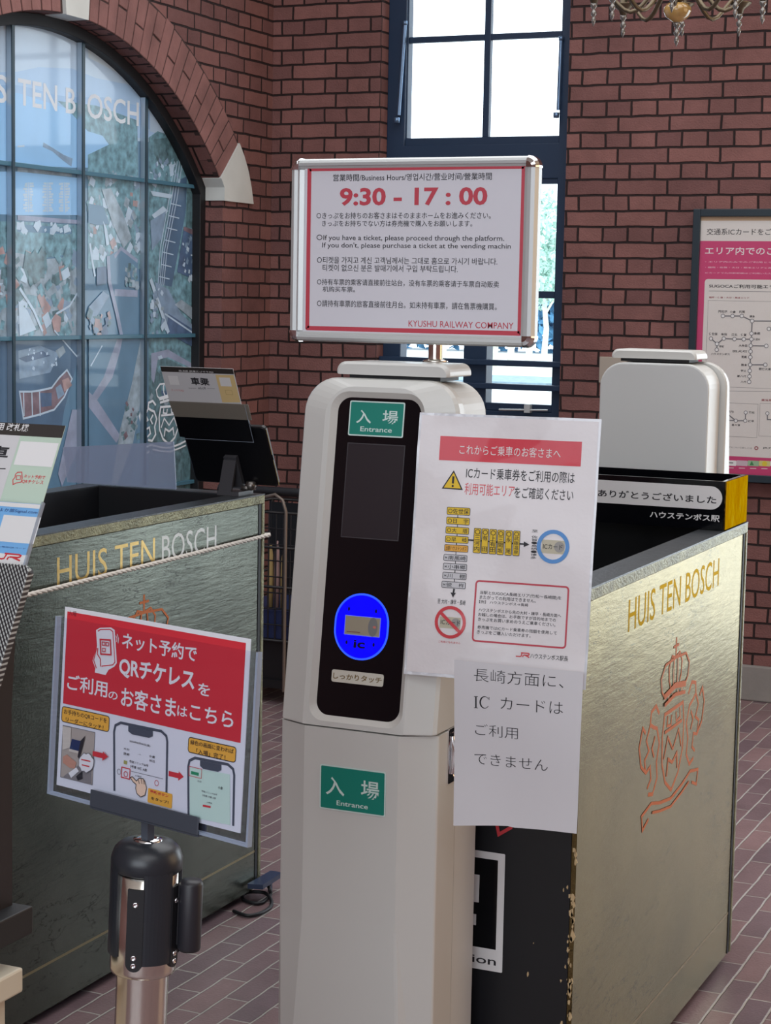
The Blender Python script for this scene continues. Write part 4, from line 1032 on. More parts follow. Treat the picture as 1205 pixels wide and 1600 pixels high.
s.poly([zb(178, 290), zb(205, 262), zb(170, 400), zb(160, 385)], mat('photo_black', rgb(40, 40, 46), .5), 1.8); s.poly([zb(72, 385), zb(95, 372), zb(150, 420), (zb(140, 455)), zb(110, 450), zb(72, 420)], mat('photo_skin', rgb(190, 140, 120), .5), 2.0)
s.poly([zb(105, 480), zb(150, 448), zb(165, 470), zb(120, 510)], M_paper, 2.0); s.poly([zb(150, 500), zb(185, 470), zb(188, 515), zb(160, 525)], mat('photo_black', rgb(40, 40, 46), .5), 2.0)
cl = [zb(212 + 44 * cos(t_ / 20 * 2 * pi) * (1 + .1 * sin(t_ * 3.1)), 420 + 56 * sin(t_ / 20 * 2 * pi) * (1 + .1 * cos(t_ * 2.7))) for t_ in range(20)]
s.poly(cl, M_paper, 2.4); s.stroke(cl, .0007, M_inkg, 2.6, True, px=True); s.stroke([zb(185, 400), zb(238, 412)], .0014, M_red, 2.8, px=True); s.stroke([zb(188, 432), zb(232, 442)], .0014, M_red, 2.8, px=True)
for a in (0, 1):
    o1 = (lambda x, y: zb(x, y)) if a == 0 else (lambda x, y: zb(x + 444, y + 118))
    s.poly([o1(252, 350), o1(312, 364), o1(312, 352), o1(342, 385), o1(308, 408), o1(309, 394), o1(251, 380)], M_red, 1.4)
M_phone = mat('phone_slate', rgb(72, 80, 92), .45); M_pgreen = mat('phone_pale_green', rgb(196, 222, 208), .5)
def phone(o1, x0, y0, x1, y1, yb, sl, screen):
    q = lambda x, y: zb(x, y + sl * (x - x0))
    out = [q(x0 + 2, yb - 4), q(x0, y0 + 60), q(x0 + 8, y0 + 22), q(x0 + 40, y0), q(x1 - 36, y0), q(x1 - 6, y0 + 22), q(x1, y0 + 56), q(x1 - 6, yb)]
    s.stroke(out, .0031, M_phone, 1.6, px=True)
    if screen: s.poly([q(x0 + 10, y0 + 60), q(x1 - 24, y0 + 56), q(x1 - 22, yb - 2), q(x0 + 10, yb - 4)], screen, 1.2)
    w_ = x1 - x0; s.poly([q(x0 + w_ * .27, y0 + 8), q(x1 - w_ * .27, y0 + 8), q(x1 - w_ * .27, y0 + 40), q(x1 - w_ * .34, y0 + 54), q(x0 + w_ * .34, y0 + 54), q(x0 + w_ * .27, y0 + 40)], M_phone, 1.8)
phone(None, 368, 178, 688, 240, 590, .20, None); phone(None, 812, 384, 1080, 440, 740, .20, M_pgreen)
for body, a, c, m in (('大分', (426, 330), (462, 352), M_ink), ('小倉', (580, 372), (616, 396), M_ink), ('→', (512, 366), (532, 380), M_inkg), ('09:49', (427, 358), (460, 382), M_ink), ('10:22', (582, 400), (614, 420), M_ink), ('2024年8月30日(金)', (462, 286), (586, 330), M_ink), ('特急ソニック26号', (462, 404), (574, 446), M_ink), ('2号車 10番 A席', (466, 432), (566, 474), M_ink), ('入場前', (494, 490), (534, 510), M_inkg)):
    s.text(body, zb(*a), zb(*c), m, 2.2, .01)
s.rect(zb(428, 406), zb(446, 432), mat('olive_icon', rgb(160, 160, 90), .5), 2.2); s.rect(zb(415, 446), zb(462, 518), M_red, 2.4, line=.0012); s.ring(zb(440, 488), .003, .0008, M_red, 2.4); s.ring(zb(400, 474), .003, .0006, M_inkg, 2.4); s.ring(zb(625, 540), .003, .0006, M_red, 2.4)
s.stroke([zb(470, 470), zb(664, 515)], .0006, M_inkg, 2.0, px=True)
hand = [zb(*p) for p in ((468, 508), (480, 502), (505, 528), (520, 512), (545, 514), (556, 530), (566, 570), (556, 612), (530, 622), (508, 602), (500, 570), (503, 548), (484, 532))]
s.poly(hand, mat('drawn_skin', rgb(238, 206, 178), .5), 2.6); s.stroke(hand, .0009, M_ink, 3.0, True, px=True)
for p, q_ in (((518, 520), (523, 545)), ((535, 516), (540, 545)), ((550, 524), (553, 548))): s.stroke([zb(*p), zb(*q_)], .0007, M_ink, 3.2, px=True)
s.rect(zb(575, 568), zb(716, 690), M_orange, 2.0, .0015); s.text('をタップ！', zb(594, 618), zb(698, 664), M_ink, 2.6, .015); s.text('更新ボタン', zb(588, 578), zb(698, 626), M_red, 2.6, .02)
for body, a, c, m in (('小倉', (990, 555), (1016, 580), M_ink), ('大分', (868, 520), (892, 538), M_inkg), ('特急ソニック26号', (894, 580), (984, 614), M_inkg), ('2号車 10番 A席', (898, 604), (976, 636), M_inkg), ('入場済', (922, 646), (954, 664), M_inkg)):
    s.text(body, zb(*a), zb(*c), m, 2.2, .008)
s.rect(zb(832, 468), zb(876, 497), mat('green_badge', rgb(40, 140, 96), .5), 2.2); s.rect(zb(822, 440), zb(892, 512), M_red, 2.4, line=.0006); s.stroke([zb(900, 672), zb(946, 680)], .0022, M_red, 2.2, px=True)
tag(s.build('placard'), 'red and white A4 placard with phone drawings in the clear holder on the stanchion', 'placard')

# ---------------------------------------------------------------- code reader stands with tablets
def carbon():
    m = bpy.data.materials.new('carbon_weave'); m.use_nodes = True; nt = m.node_tree; b = nt.nodes['Principled BSDF']
    tc = nt.nodes.new('ShaderNodeTexCoord'); mp = nt.nodes.new('ShaderNodeMapping'); mp.inputs['Rotation'].default_value = (0, radians(38), 0)
    nt.links.new(tc.outputs['Object'], mp.inputs['Vector'])
    wv = nt.nodes.new('ShaderNodeTexWave'); wv.wave_type = 'BANDS'; wv.bands_direction = 'X'; wv.inputs['Scale'].default_value = 88; nt.links.new(mp.outputs['Vector'], wv.inputs['Vector'])
    wv2 = nt.nodes.new('ShaderNodeTexWave'); wv2.wave_type = 'BANDS'; wv2.bands_direction = 'Z'; wv2.inputs['Scale'].default_value = 60; nt.links.new(mp.outputs['Vector'], wv2.inputs['Vector'])
    f_ = nmath(nt, 'MULTIPLY', wv.outputs['Fac'], nmath(nt, 'ADD', nmath(nt, 'MULTIPLY', wv2.outputs['Fac'], .5), .5))
    r = nt.nodes.new('ShaderNodeValToRGB'); r.color_ramp.elements[0].position = .35; r.color_ramp.elements[1].position = .65
    r.color_ramp.elements[0].color = rgb(40, 38, 42); r.color_ramp.elements[1].color = rgb(176, 180, 178)
    nt.links.new(f_, r.inputs['Fac']); nt.links.new(r.outputs['Color'], b.inputs['Base Color']); b.inputs['Roughness'].default_value = .35
    MATS['carbon_weave'] = m; return m
M_carb = carbon()
# the near stand (only its right-hand part is in the picture)
NX1 = -1.300; NX0 = -1.505
cab = thing('cream_cabinet', (-1.43, 1.66, 0), 'cream cabinet at the lower left corner carrying the near code reader stand', 'cabinet')
b = MB(); b.box((-1.56, 1.50, 0), (-1.313, 1.838, .655)); b.build('carcass', M_cream, cab, bevel=.003)
b = MB(); b.box((-1.57, 1.49, .655), (-1.297, 1.852, .686)); b.build('top_board', M_cream, cab, bevel=.003)
nd = thing('code_reader_stand', (-1.40, 1.80, .686), 'near code reader stand at the left edge with carbon-patterned case and green-white sign', 'code reader')
b = MB(); b.box((-1.50, 1.64, .7195), (-1.302, 1.880, .754)); b.box((-1.47, 1.66, .687), (-1.33, 1.84, .7195)); b.build('foot_plate', M_blackm, nd, bevel=.002)
b = MB(); b.rings([[(-1.495, 1.72, .754), (-1.327, 1.72, .754), (-1.327, 1.872, .754), (-1.495, 1.872, .754)], [(-1.495, 1.80, 1.0), (-1.327, 1.80, 1.0), (-1.327, 1.872, 1.0), (-1.495, 1.872, 1.0)], [(-1.495, 1.862, 1.14), (-1.327, 1.862, 1.14), (-1.327, 1.885, 1.14), (-1.495, 1.885, 1.14)]])
b.build('column', mat('column_black', rgb(24, 20, 26), .5), nd)
rup = Vector((0, sin(radians(28.2)), cos(radians(28.2)))); rn = Vector((1, 0, 0)).cross(rup).normalized()
A = Vector((NX1, 1.872, 1.177))                       # top right corner of the case front
hgt = .30
s = Sheet(A, (1, 0, 0), rup)
b = MB(); out = rrect(-.205, -hgt, 0, 0, .008, 4)
b.rings([[A + Vector((u, 0, 0)) + rup * v + rn * -.012 for u, v in out], [A + Vector((u, 0, 0)) + rup * v + rn * -.001 for u, v in out], [A + Vector((u * .985 - .0015, 0, 0)) + rup * (v * .985 - .0015) for u, v in out]])
b.build('carbon_case', M_carb, nd)
# lower blue sheet in a clear pocket, upper sign behind it
z = zz(0, 650, 6.154)
s = Sheet(A - rn * .020, (1, 0, 0), rup)
du, dv = s.uv(z(392, 850)); _, lb_ = s.uv(z(240, 1410))
s.base([(-.205, -.06), (du, -.06), (du, dv), (-.205, dv)], mat('sky_blue_print', rgb(120, 180, 232), .4), .0008)
s.rect((-.205, dv - .0005), (du, dv - .006), M_paper, 1, px=False)
s.text('よか旅Signal.com', z(0, 882), z(355, 950), mat('navy_ink', rgb(20, 52, 120), .5), 2, .01)
s.rect(z(38, 950), z(322, 1232), M_paper, 1); s.text('外部入場用QRコード', z(-95, 1240), z(245, 1284), mat('navy_ink', rgb(20, 52, 120), .5), 2, .008)
s.rect(z(-160, 1305), z(225, 1500), M_paper, 1); jr(s, z(-45, 1312), z(198, 1398), M_red, 2)
s.build('blue_sheet', nd)
b = MB(); C0 = A - rn * .0165
pu = s.uv(z(425, 850))[0]; pv = s.uv(z(425, 836))[1]
b.obox(C0 + Vector((-.205, 0, 0)) + rup * -.05, Vector((.205 + pu, 0, 0)), rn * .0018, rup * (pv + .05)); b.obox(C0 - rn * .007 + Vector((-.205, 0, 0)) + rup * -.05, Vector((.205 + pu, 0, 0)), rn * .0018, rup * (pv + .05))
b.build('clear_pocket', M_clear, nd)
b = MB(); b.obox(C0 - rn * .0052 + Vector((pu - .0025, 0, 0)) + rup * -.05, Vector((.0025, 0, 0)), rn * .0052, rup * (pv + .05)); b.build('pocket_edge', mat('acrylic_edge', rgb(175, 188, 205), .25, alpha=.6), nd)
s = Sheet(A - rn * .026, (1, 0, 0), rup)
du, dv = s.uv(z(630, 93)); _, v_b = s.uv(z(595, 212))
s.base([(du - .200, -.05), (du, -.05), (du, dv), (du - .200, dv)], mat('pale_green_print', rgb(188, 208, 192), .5), .0008)
s.rect((du - .200, dv), (du, v_b), mat('dark_brown_print', rgb(52, 48, 46), .5), 1, px=False)
g_u = s.uv(z(190, 212))[0]; g_b = s.uv(z(20, 815))[0]
s.poly([(du - .135, v_b), (g_u, v_b), (g_u - .003, -.05), (du - .135, -.05)], mat('sign_pale_grey', rgb(206, 206, 208), .5), 1, False)
s.text('QRチケレス専用 改札機', (du - .172, v_b + .0165), (s.uv(z(260, 175))[0], v_b + .0055), M_paper, 2, .012, False)
s.text('乗車', z(-310, 270), z(66, 420), M_ink, 2, .03); s.stroke([z(-340, 503), z(55, 508)], .0012, M_ink, 2, px=True)
s.rect(z(200, 242), z(498, 492), M_paper, 2); s.text('ネット予約で', z(236, 560), z(430, 610), M_red, 2, .015); s.text('QRチケレス', z(218, 608), z(412, 662), M_red, 2, .015)
s.stroke([z(*p) for p in ((150, 560), (170, 542), (210, 540), (214, 600), (205, 635), (155, 645), (125, 660), (124, 615), (145, 590))], .0012, M_red, 2, True, px=True); s.stroke([z(160, 575), z(200, 575), z(198, 610), z(158, 612)], .0009, M_red, 2, True, px=True)
s.build('upper_sign', nd)

# the far stand: a tablet on the back rim of the left booth, seen from behind
fd = thing('code_reader_stand', (-2.24, 4.075, 1.02), 'far code reader with tablet seen from behind on the rim of the left booth', 'code reader')
tilt = radians(27.3); fup = Vector((0, -sin(tilt), cos(tilt)))
TB = Vector((-2.335, 4.075, 1.045)); fn = Vector((1, 0, 0)).cross(fup).normalized()
b = MB(); W_, H_ = .232, .168
out = rrect(0, 0, W_, H_, .010, 5)
b.rings([[TB + Vector((u, 0, 0)) + fup * v - fn * .008 for u, v in out], [TB + Vector((u, 0, 0)) + fup * v for u, v in out], [TB + Vector((u * .97 + .0035, 0, 0)) + fup * (v * .97 + .0025) + fn * .002 for u, v in out]])
b.build('tablet', mat('tablet_black', rgb(10, 11, 16), .35), fd)
s = Sheet(TB - fn * .001, (1, 0, 0), fup); s.stroke([(.222, .168), (.2325, .160), (.2325, .002)], .0022, M_tan, 0); s.stroke([(.2325, .09), (.2325, .075)], .003, M_black, 1); s.build('tablet_edge', fd)
b = MB(); b.obox(TB + Vector((.105, 0, .0)) + fn * .003, Vector((.035, 0, 0)), fn * .012, fup * .085); P0 = TB + Vector((.105, 0, 0)) + fn * .008 + fup * .078
b.obox(Vector((-2.245, 4.02, 1.0205)), Vector((.06, 0, 0)), Vector((0, .075, 0)), Vector((0, 0, .010))); b.obox(P0, Vector((.035, 0, 0)), fn * .01, Vector((-.014, .0, 1.03 - P0.z)))
b.build('stand_arm', mat('stand_grey', rgb(66, 66, 70), .4), fd)
b = MB(); c = TB + Vector((.160, 0, .004)) + fn * .012; b.lathe([(0, -.012), (.012, -.010), (.014, 0), (.012, .010), (0, .012)], c, 12); b.lathe([(0, -.006), (.018, -.005), (.018, .005), (0, .006)], c + Vector((-.012, .004, -.006)), 12); b.build('clamp_knob', mat('knob_metal', rgb(120, 116, 112), .3, metal=.8, bump=.5, bscale=80), fd)
z = zz(240, 560, 5.02)
sh = Sheet(TB + fn * .006 + fup * .0, (1, 0, 0), fup)
b_u0, b_v1 = sh.uv(z(52, 62)); b_u1 = sh.uv(z(622, 82))[0]; v2 = sh.uv(z(400, 345))[1]; v3 = sh.uv(z(400, 462))[1]; v4 = sh.uv(z(500, 628))[1]; u4 = sh.uv(z(795, 635))[0]; uh0 = sh.uv(z(180, 460))[0]
sh.base([(b_u0, v2 - .012), (b_u1, v2 - .012), (b_u1, b_v1), (b_u0, b_v1)], mat('sign_pale_grey', rgb(206, 206, 208), .5), .0008)
vb2 = sh.uv(z(300, 112))[1]
sh.rect((b_u0, b_v1), (b_u1, vb2), mat('dark_brown_print', rgb(52, 48, 46), .5), 1, px=False)
sh.text('QRチケレス専用 改札機', z(195, 90), z(472, 116), M_paper, 2, .01, mirror=True)
sh.poly([z(485, 128), z(628, 130), z(682, 345), z(540, 345)], mat('sign_buff', rgb(222, 196, 140), .5), 1)
sh.text('乗車', z(285, 148), z(445, 214), M_ink, 2, .03, mirror=True); sh.stroke([z(275, 232), z(335, 234)], .0008, M_ink, 2, px=True); sh.stroke([z(420, 236), z(480, 238)], .0008, M_ink, 2, px=True)
sh.text('Ride', z(345, 222), z(410, 244), M_inkg, 2, .01, mirror=True)
sh.rect(z(112, 135), z(206, 208), M_paper, 2); sh.rect(z(512, 148), z(615, 220), M_paper, 2)
sh.text('QRチケレス', z(138, 240), z(240, 262), mat('faded_red_ink', rgb(210, 140, 140), .5), 2, .01, mirror=True); sh.rect(z(562, 250), z(622, 285), mat('buff_line', rgb(180, 150, 100), .5), 2, line=.0008)
sh.build('upper_sign', fd)
sh = Sheet(TB + fn * .009, (1, 0, 0), fup)
sh.base([(uh0 - .003, v3), (b_u1 + .020, v3), (b_u1 + .020, v2 + .001), (uh0 - .008 + .0, v2 + .001)], mat('grey_sheet_back', rgb(122, 116, 106), .6), .0008); sh.build('lower_sheet', fd)
b = MB(); Q = TB + fn * .0125
b.obox(Q + Vector((uh0 - .004, 0, 0)) + fup * v4, Vector((u4 - uh0 + .004, 0, 0)), fn * .0018, fup * (v2 + .002 - v4)); b.build('clear_pocket', M_clear, fd)
b = MB(); b.obox(TB + fn * .0065 + Vector((uh0 - .004, 0, 0)) + fup * v4, Vector((u4 - uh0 + .002, 0, 0)), fn * .0012, fup * (v3 - v4 + .004)); b.build('pocket_back', mat('tablet_black', rgb(10, 11, 16), .35), fd)
sh = Sheet(Q + fn * .002, (1, 0, 0), fup); sh.stroke([(uh0 + .004, v4), (u4, v4), (u4, v2 + .002)], .0014, mat('acrylic_edge', rgb(175, 188, 205), .25, alpha=.6), 0); sh.build('pocket_edge', fd)

# frosted acrylic board leaning on the back rim of the left booth
b = MB(); A0, A1, A2, A3 = [on('y', 4.07, *p) for p in ((105, 766), (275, 763), (271, 690), (98, 699))]
A0.z = A1.z = 1.0215
b.rings([[A0, A1, A2, A3], [p + Vector((0, .004, 0)) for p in (A0, A1, A2, A3)]])
tag(b.build('acrylic_board', M_acr), 'translucent blue-grey acrylic board standing on the rim of the left booth', 'acrylic board')

# ---------------------------------------------------------------- aerial photograph behind the arched window
XM = -3.834
s = Sheet((XM, 0, 0), (0, 1, 0), (0, 0, 1), None, .0003)
def mm(name, r, g, b_, var=.25, vs=10):
    r, g, b_ = [a * .68 + c * .32 for a, c in zip((r, g, b_), (150, 196, 236))]  # bluish veil of glass reflections blended into every print colour
    return mat('aerial_' + name, rgb(r, g, b_), .35, var=var, vscale=vs, coat=.6)
m_sky = mm('sky', 206, 224, 244, .06, 3); m_haze = mm('haze', 222, 230, 234, .05, 3); m_hill = mm('hill', 150, 188, 232, .10, 6); m_hill2 = mm('far_hill', 176, 208, 244, .06, 5); m_sea = mm('sea', 148, 204, 255, .06, 4)
m_green = mm('green', 92, 136, 142, .5, 34); m_dgreen = mm('dark_green', 62, 92, 90, .55, 34); m_canal = mm('canal', 70, 108, 136, .12, 5); m_dark = mm('dark_water', 50, 74, 102, .2, 6)
m_quay = mm('quay', 150, 148, 172, .2, 12); m_white = mm('white_roof', 206, 222, 236, .08, 20); m_grey = mm('grey_roof', 120, 140, 164, .2, 20); m_orange = mm('tile_roof', 180, 124, 108, .25, 20); m_tan = mm('plaza', 150, 160, 166, .3, 26); m_red = mm('brick_block', 112, 66, 66, .3, 20); m_navy = mm('shadow_block', 48, 66, 100, .25, 20)
s.base([(y, z_) for y, z_ in [(J0 + .01, SZ + .01), (J1 - .01, SZ + .01), (J1 - .01, 1.2)] + [(AY + (AR - .006) * cos(a1 + (pi - 2 * a1) * k / 40), AZ + (AR - .006) * sin(a1 + (pi - 2 * a1) * k / 40)) for k in range(41)] + [(J0 + .01, 1.2)]], m_canal, .01)
_win = [(J0 + .012, SZ + .012), (J1 - .012, SZ + .012), (J1 - .012, 1.2)] + [(AY + (AR - .008) * cos(a1 + (pi - 2 * a1) * k / 40), AZ + (AR - .008) * sin(a1 + (pi - 2 * a1) * k / 40)) for k in range(41)] + [(J0 + .012, 1.2)]
def clip_window(q):
    for k in range(len(_win)):
        (ax, ay), (bx, by) = _win[k], _win[(k + 1) % len(_win)]
        sd = lambda p: (bx - ax) * (p[1] - ay) - (by - ay) * (p[0] - ax)
        out = []
        for i in range(len(q)):
            p, n = q[i], q[(i + 1) % len(q)]; sp, sn = sd(p), sd(n)
            if sp >= 0: out.append(p)
            if (sp >= 0) != (sn >= 0):
                f_ = sp / (sp - sn); out.append((p[0] + (n[0] - p[0]) * f_, p[1] + (n[1] - p[1]) * f_))
        q = out
        if len(q) < 3: return None
    r = [p for i, p in enumerate(q) if (Vector(p) - Vector(q[i - 1])).length > 1e-5]
    return r if len(r) > 2 else None
def archclip(pts): return [s.uv(p) for p in pts]
def P_(m, l, *pts):
    q = [s.uv(p) for p in pts]
    if sum(q[i - 1][0] * q[i][1] - q[i][0] * q[i - 1][1] for i in range(len(q))) < 0: q.reverse()
    q = clip_window(q)
    if q: s.poly(q, m, l, False)
top = [(x, 0) for x in range(-150, 321, 10)]
P_(m_sky, 1, (-150, 190), (330, 230), (330, -80), (-150, -80))
P_(m_haze, 1.5, (138, 90), (215, 130), (240, 160), (235, 120), (205, 85), (180, 62), (160, 52), (138, 44))
P_(m_hill2, 2, (-150, 118), (27, 112), (60, 105), (112, 107), (150, 122), (200, 132), (235, 150), (262, 190), (262, 220), (-150, 180))
P_(m_hill, 3, (-150, 135), (27, 133), (50, 138), (85, 148), (112, 152), (160, 152), (215, 165), (240, 180), (268, 225), (240, 205), (180, 178), (112, 175), (27, 150), (-150, 150))
P_(m_sea, 2.5, (-150, 142), (27, 145), (112, 172), (140, 180), (180, 205), (214, 215), (214, 262), (112, 262), (27, 258), (-150, 240))
P_(m_green, 3.5, (90, 158), (112, 160), (150, 165), (214, 188), (216, 280), (180, 275), (137, 268), (137, 242), (170, 226), (160, 212), (137, 205), (112, 178))
P_(m_sky, 3, (234, 175), (246, 190), (262, 214), (234, 205))
P_(m_green, 3.6, (232, 215), (246, 205), (275, 215), (300, 260), (312, 300), (312, 700), (232, 700)); P_(m_dgreen, 4, (240, 218), (268, 214), (282, 236), (276, 258), (252, 262), (240, 240))
s.stroke(archclip([(27, 229), (38, 228)]), .006, m_white, 4); s.stroke(archclip([(67, 226), (82, 234), (98, 246), (112, 254)]), [.016, .012, .02, .03], m_grey, 4)
# harbour, quay, land
P_(m_tan, 3, (27, 262), (112, 270), (112, 276), (27, 268)); P_(m_sea, 3.4, (-150, 268), (27, 268), (122, 278), (120, 336), (27, 336), (-150, 330))
def rp(x0, y0, x1, y1): return (rnd.uniform(x0, x1), rnd.uniform(y0, y1))
def scatter(x0, y0, x1, y1, n, ms, lo=.008, hi=.03, layer=5, ang=None, asp=(.5, 1.6)):
    for i_ in range(n):
        u, v = s.uv(rp(x0, y0, x1, y1)); a = (rnd.uniform(0, pi) if ang is None else ang + rnd.gauss(0, .15)); w_ = rnd.uniform(lo, hi); h_ = w_ * rnd.uniform(*asp)
        pts = [(u + x * cos(a) - y * sin(a), v + x * sin(a) + y * cos(a)) for x, y in ((-w_ / 2, -h_ / 2), (w_ / 2, -h_ / 2), (w_ / 2, h_ / 2), (-w_ / 2, h_ / 2))]
        if all(J0 + .03 < p < J1 - .03 and q < archtop(p) for p, q in pts): s.poly(pts, rnd.choice(ms), layer + (i_ % 24) * .2, False)
for cx in (44, 74, 100):
    s.stroke(archclip([(cx, 285), (cx + (2 if cx > 80 else 0), 332)]), .005, m_white, 5)
    for k in range(11):
        yy = 287 + k * 4.2
        for sd in (-1, 1): s.stroke(archclip([(cx + sd * 1.5, yy), (cx + sd * rnd.uniform(5, 9), yy + rnd.uniform(-.8, .8))]), .007, m_white, 5)
P_(m_quay, 4, (27, 336), (122, 344), (122, 350), (27, 344)); P_(m_green, 3.8, (-150, 344), (27, 346), (122, 352), (122, 395), (60, 405), (27, 395), (-150, 380)); P_(m_canal, 3.2, (27, 350), (112, 356), (112, 366), (27, 362))
scatter(28, 348, 112, 362, 16, [m_white], .01, .03, 5)
P_(m_tan, 3.9, (-150, 395), (27, 395), (70, 405), (122, 400), (122, 530), (-150, 530)); scatter(-80, 400, 122, 528, 150, [m_green, m_dgreen, m_green, m_grey, m_white, m_tan, m_green, m_orange], .015, .05, 4.2)
s.stroke(archclip([(30, 450), (52, 485), (66, 518)]), .012, m_white, 6); P_(m_white, 6, (28, 470), (42, 485), (56, 515), (30, 525)); s.stroke(archclip([(122, 455), (108, 478), (88, 490), (74, 508)]), .008, m_white, 6)
P_(m_orange, 6, (80, 500), (86, 490), (95, 496), (93, 518), (84, 520)); scatter(44, 395, 66, 440, 12, [m_dgreen], .03, .06, 5)
# middle panes
P_(m_green, 3.7, (137, 270), (228, 284), (228, 420), (137, 420)); scatter(137, 275, 224, 400, 110, [m_white, m_grey, m_green, m_green, m_tan, m_white, m_tan, m_orange], .012, .042, 4.5)
P_(m_tan, 4.2, (158, 296), (172, 294), (190, 330), (205, 372), (192, 388), (175, 350)); P_(m_canal, 4.4, (137, 318), (160, 322), (170, 350), (150, 352), (137, 348)); P_(m_white, 6, (160, 345), (166, 358), (170, 382), (165, 384), (162, 360))
P_(m_canal, 4.3, (168, 400), (190, 388), (215, 405), (214, 450), (195, 430), (192, 452), (214, 455), (214, 530), (192, 530), (180, 490), (168, 440)); s.stroke(archclip([(178, 402), (188, 388), (214, 408)]), .014, m_quay, 5); s.stroke(archclip([(168, 400), (170, 440), (182, 490), (190, 530)]), .022, m_quay, 5); s.stroke(archclip([(178, 457), (214, 459)]), .026, m_quay, 5.2)
P_(m_grey, 4.6, (137, 480), (160, 455), (170, 462), (140, 510)); P_(m_navy, 4.7, (150, 418), (165, 416), (166, 442), (150, 446)); s.stroke(archclip([(140, 380), (144, 410), (148, 432)]), .012, m_white, 6); scatter(137, 490, 178, 528, 26, [m_orange, m_navy, m_grey, m_dgreen], .015, .04, 5)
scatter(196, 410, 214, 450, 18, [m_green, m_dgreen, m_tan], .012, .03, 5.5)
# railway lines and hotel in the right pane
P_(m_dark, 4.2, (272, 285), (292, 275), (290, 330), (268, 448), (246, 444), (262, 350)); scatter(234, 250, 280, 285, 34, [m_white, m_grey, m_green], .012, .03, 5)
for k in range(4): s.stroke(archclip([(286 - k * 5, 240 + k * 6), (276 - k * 4.2, 310), (260 - k * 3.6, 390), (246 + (3 - k) * 3, 446)]), .005, m_white, 6)
for t_ in range(7): s.stroke(archclip([(266 - t_ * 3, 318 + t_ * 19), (282 - t_ * 3, 322 + t_ * 19)]), .004, m_white, 6)
P_(m_white, 6, (236, 336), (254, 322), (262, 330), (244, 346)); P_(m_grey, 5.5, (234, 345), (258, 330), (252, 372), (236, 392)); P_(m_white, 5.5, (234, 298), (268, 304), (266, 310), (238, 306))
P_(m_dgreen, 5, (292, 300), (311, 300), (311, 355), (290, 358)); P_(m_navy, 5.2, (286, 358), (311, 370), (311, 440), (276, 425)); scatter(284, 368, 308, 436, 40, [m_white, m_grey, m_navy], .01, .022, 6, ang=-.4); P_(m_red, 6, (286, 354), (311, 362), (311, 372), (286, 360))
P_(m_grey, 5, (240, 440), (262, 452), (282, 490), (308, 515), (308, 535), (280, 530), (256, 500)); P_(m_tan, 6, (272, 476), (282, 468), (306, 485), (306, 505)); P_(m_navy, 5.6, (262, 490), (306, 518), (306, 545), (258, 520)); s.stroke(archclip([(256, 490), (300, 520)]), .007, m_white, 7); s.stroke(archclip([(234, 436), (262, 520)]), .02, m_white, 5.4); scatter(234, 450, 258, 525, 30, [m_white, m_grey, m_tan], .01, .025, 6)
# lower row
P_(m_dark, 3.6, (-150, 528), (122, 528), (122, 560), (100, 640), (88, 720), (-150, 760)); P_(m_grey, 4.5, (28, 548), (62, 540), (92, 552), (78, 582), (30, 592)); P_(m_navy, 4.8, (28, 560), (66, 548), (78, 556), (40, 566))
scatter(30, 545, 90, 580, 14, [m_white], .006, .012, 6); P_(m_tan, 6, (86, 548), (98, 540), (102, 550), (92, 560))
bl = [(30, 612), (48, 612), (62, 610), (80, 606), (92, 590), (104, 578), (112, 592), (100, 620), (84, 640), (60, 648), (36, 654)]
P_(m_red, 5, *bl); s.stroke(archclip(bl), .007, m_white, 7, True); P_(m_navy, 6, (62, 614), (80, 614), (80, 634), (64, 636)); P_(m_orange, 6, (96, 594), (106, 590), (112, 602), (100, 612)); P_(m_grey, 6, (86, 606), (94, 600), (100, 616), (90, 624))
for x in (36, 49, 61): s.stroke(archclip([(x, 612), (x + 1, 650)]), .006, m_white, 7)
s.stroke(archclip([(84, 516), (122, 560)]), .006, m_white, 6); P_(m_quay, 5, (112, 640), (124, 640), (122, 700), (96, 760), (90, 740))
P_(m_canal, 3.5, (137, 528), (226, 528), (226, 760), (137, 760)); P_(m_quay, 4.5, (182, 528), (190, 528), (186, 548), (174, 590), (150, 625), (140, 622), (160, 590)); s.stroke(archclip([(158, 540), (140, 572)]), .006, m_white, 6)
P_(m_quay, 5, (137, 612), (148, 622), (186, 680), (180, 692), (137, 636)); P_(m_tan, 5, (218, 530), (220, 600), (216, 640), (206, 692), (180, 760), (172, 760), (186, 670), (204, 600), (212, 560)); scatter(190, 630, 214, 690, 24, [m_dgreen, m_red, m_tan], .012, .026, 6)
P_(m_dgreen, 4.6, (234, 555), (262, 560), (300, 580), (308, 640), (308, 780), (232, 780)); P_(m_quay, 5, (236, 552), (262, 546), (300, 568), (300, 576), (262, 558), (246, 562), (240, 600), (236, 590)); P_(m_navy, 5.5, (250, 608), (264, 604), (268, 620), (256, 628)); P_(m_white, 6, (246, 557), (252, 555), (254, 560), (248, 562)); scatter(236, 575, 300, 640, 40, [m_green, m_dgreen, m_tan], .015, .035, 6)
M_mlet = mat('mural_lettering', rgb(226, 236, 246), .4)
s.text('TEN B', (27.5, 121.8), (118, 179), M_mlet, 13, .012); s.text('OSCH', (136, 144.4), (216.5, 197.8), M_mlet, 13, .012)
(hu1, hv1), (hu0, hv0) = s.uv((27.5, 121.8)), s.uv((216, 198)); ltr = (hu0 - hu1) / 9.2
s.text('HUIS', (hu1 - ltr * 4.6, hv1), (hu1 - ltr * .75, hv0), M_mlet, 13, .012, False)
cu, cv = s.uv((263, 700)); crest(s, cu, cv, .38, .30, M_mlet, .0065, 13)
mu = s.build('aerial_mural'); tag(mu, 'large aerial photograph of a canal town filling the arched window', 'mural')

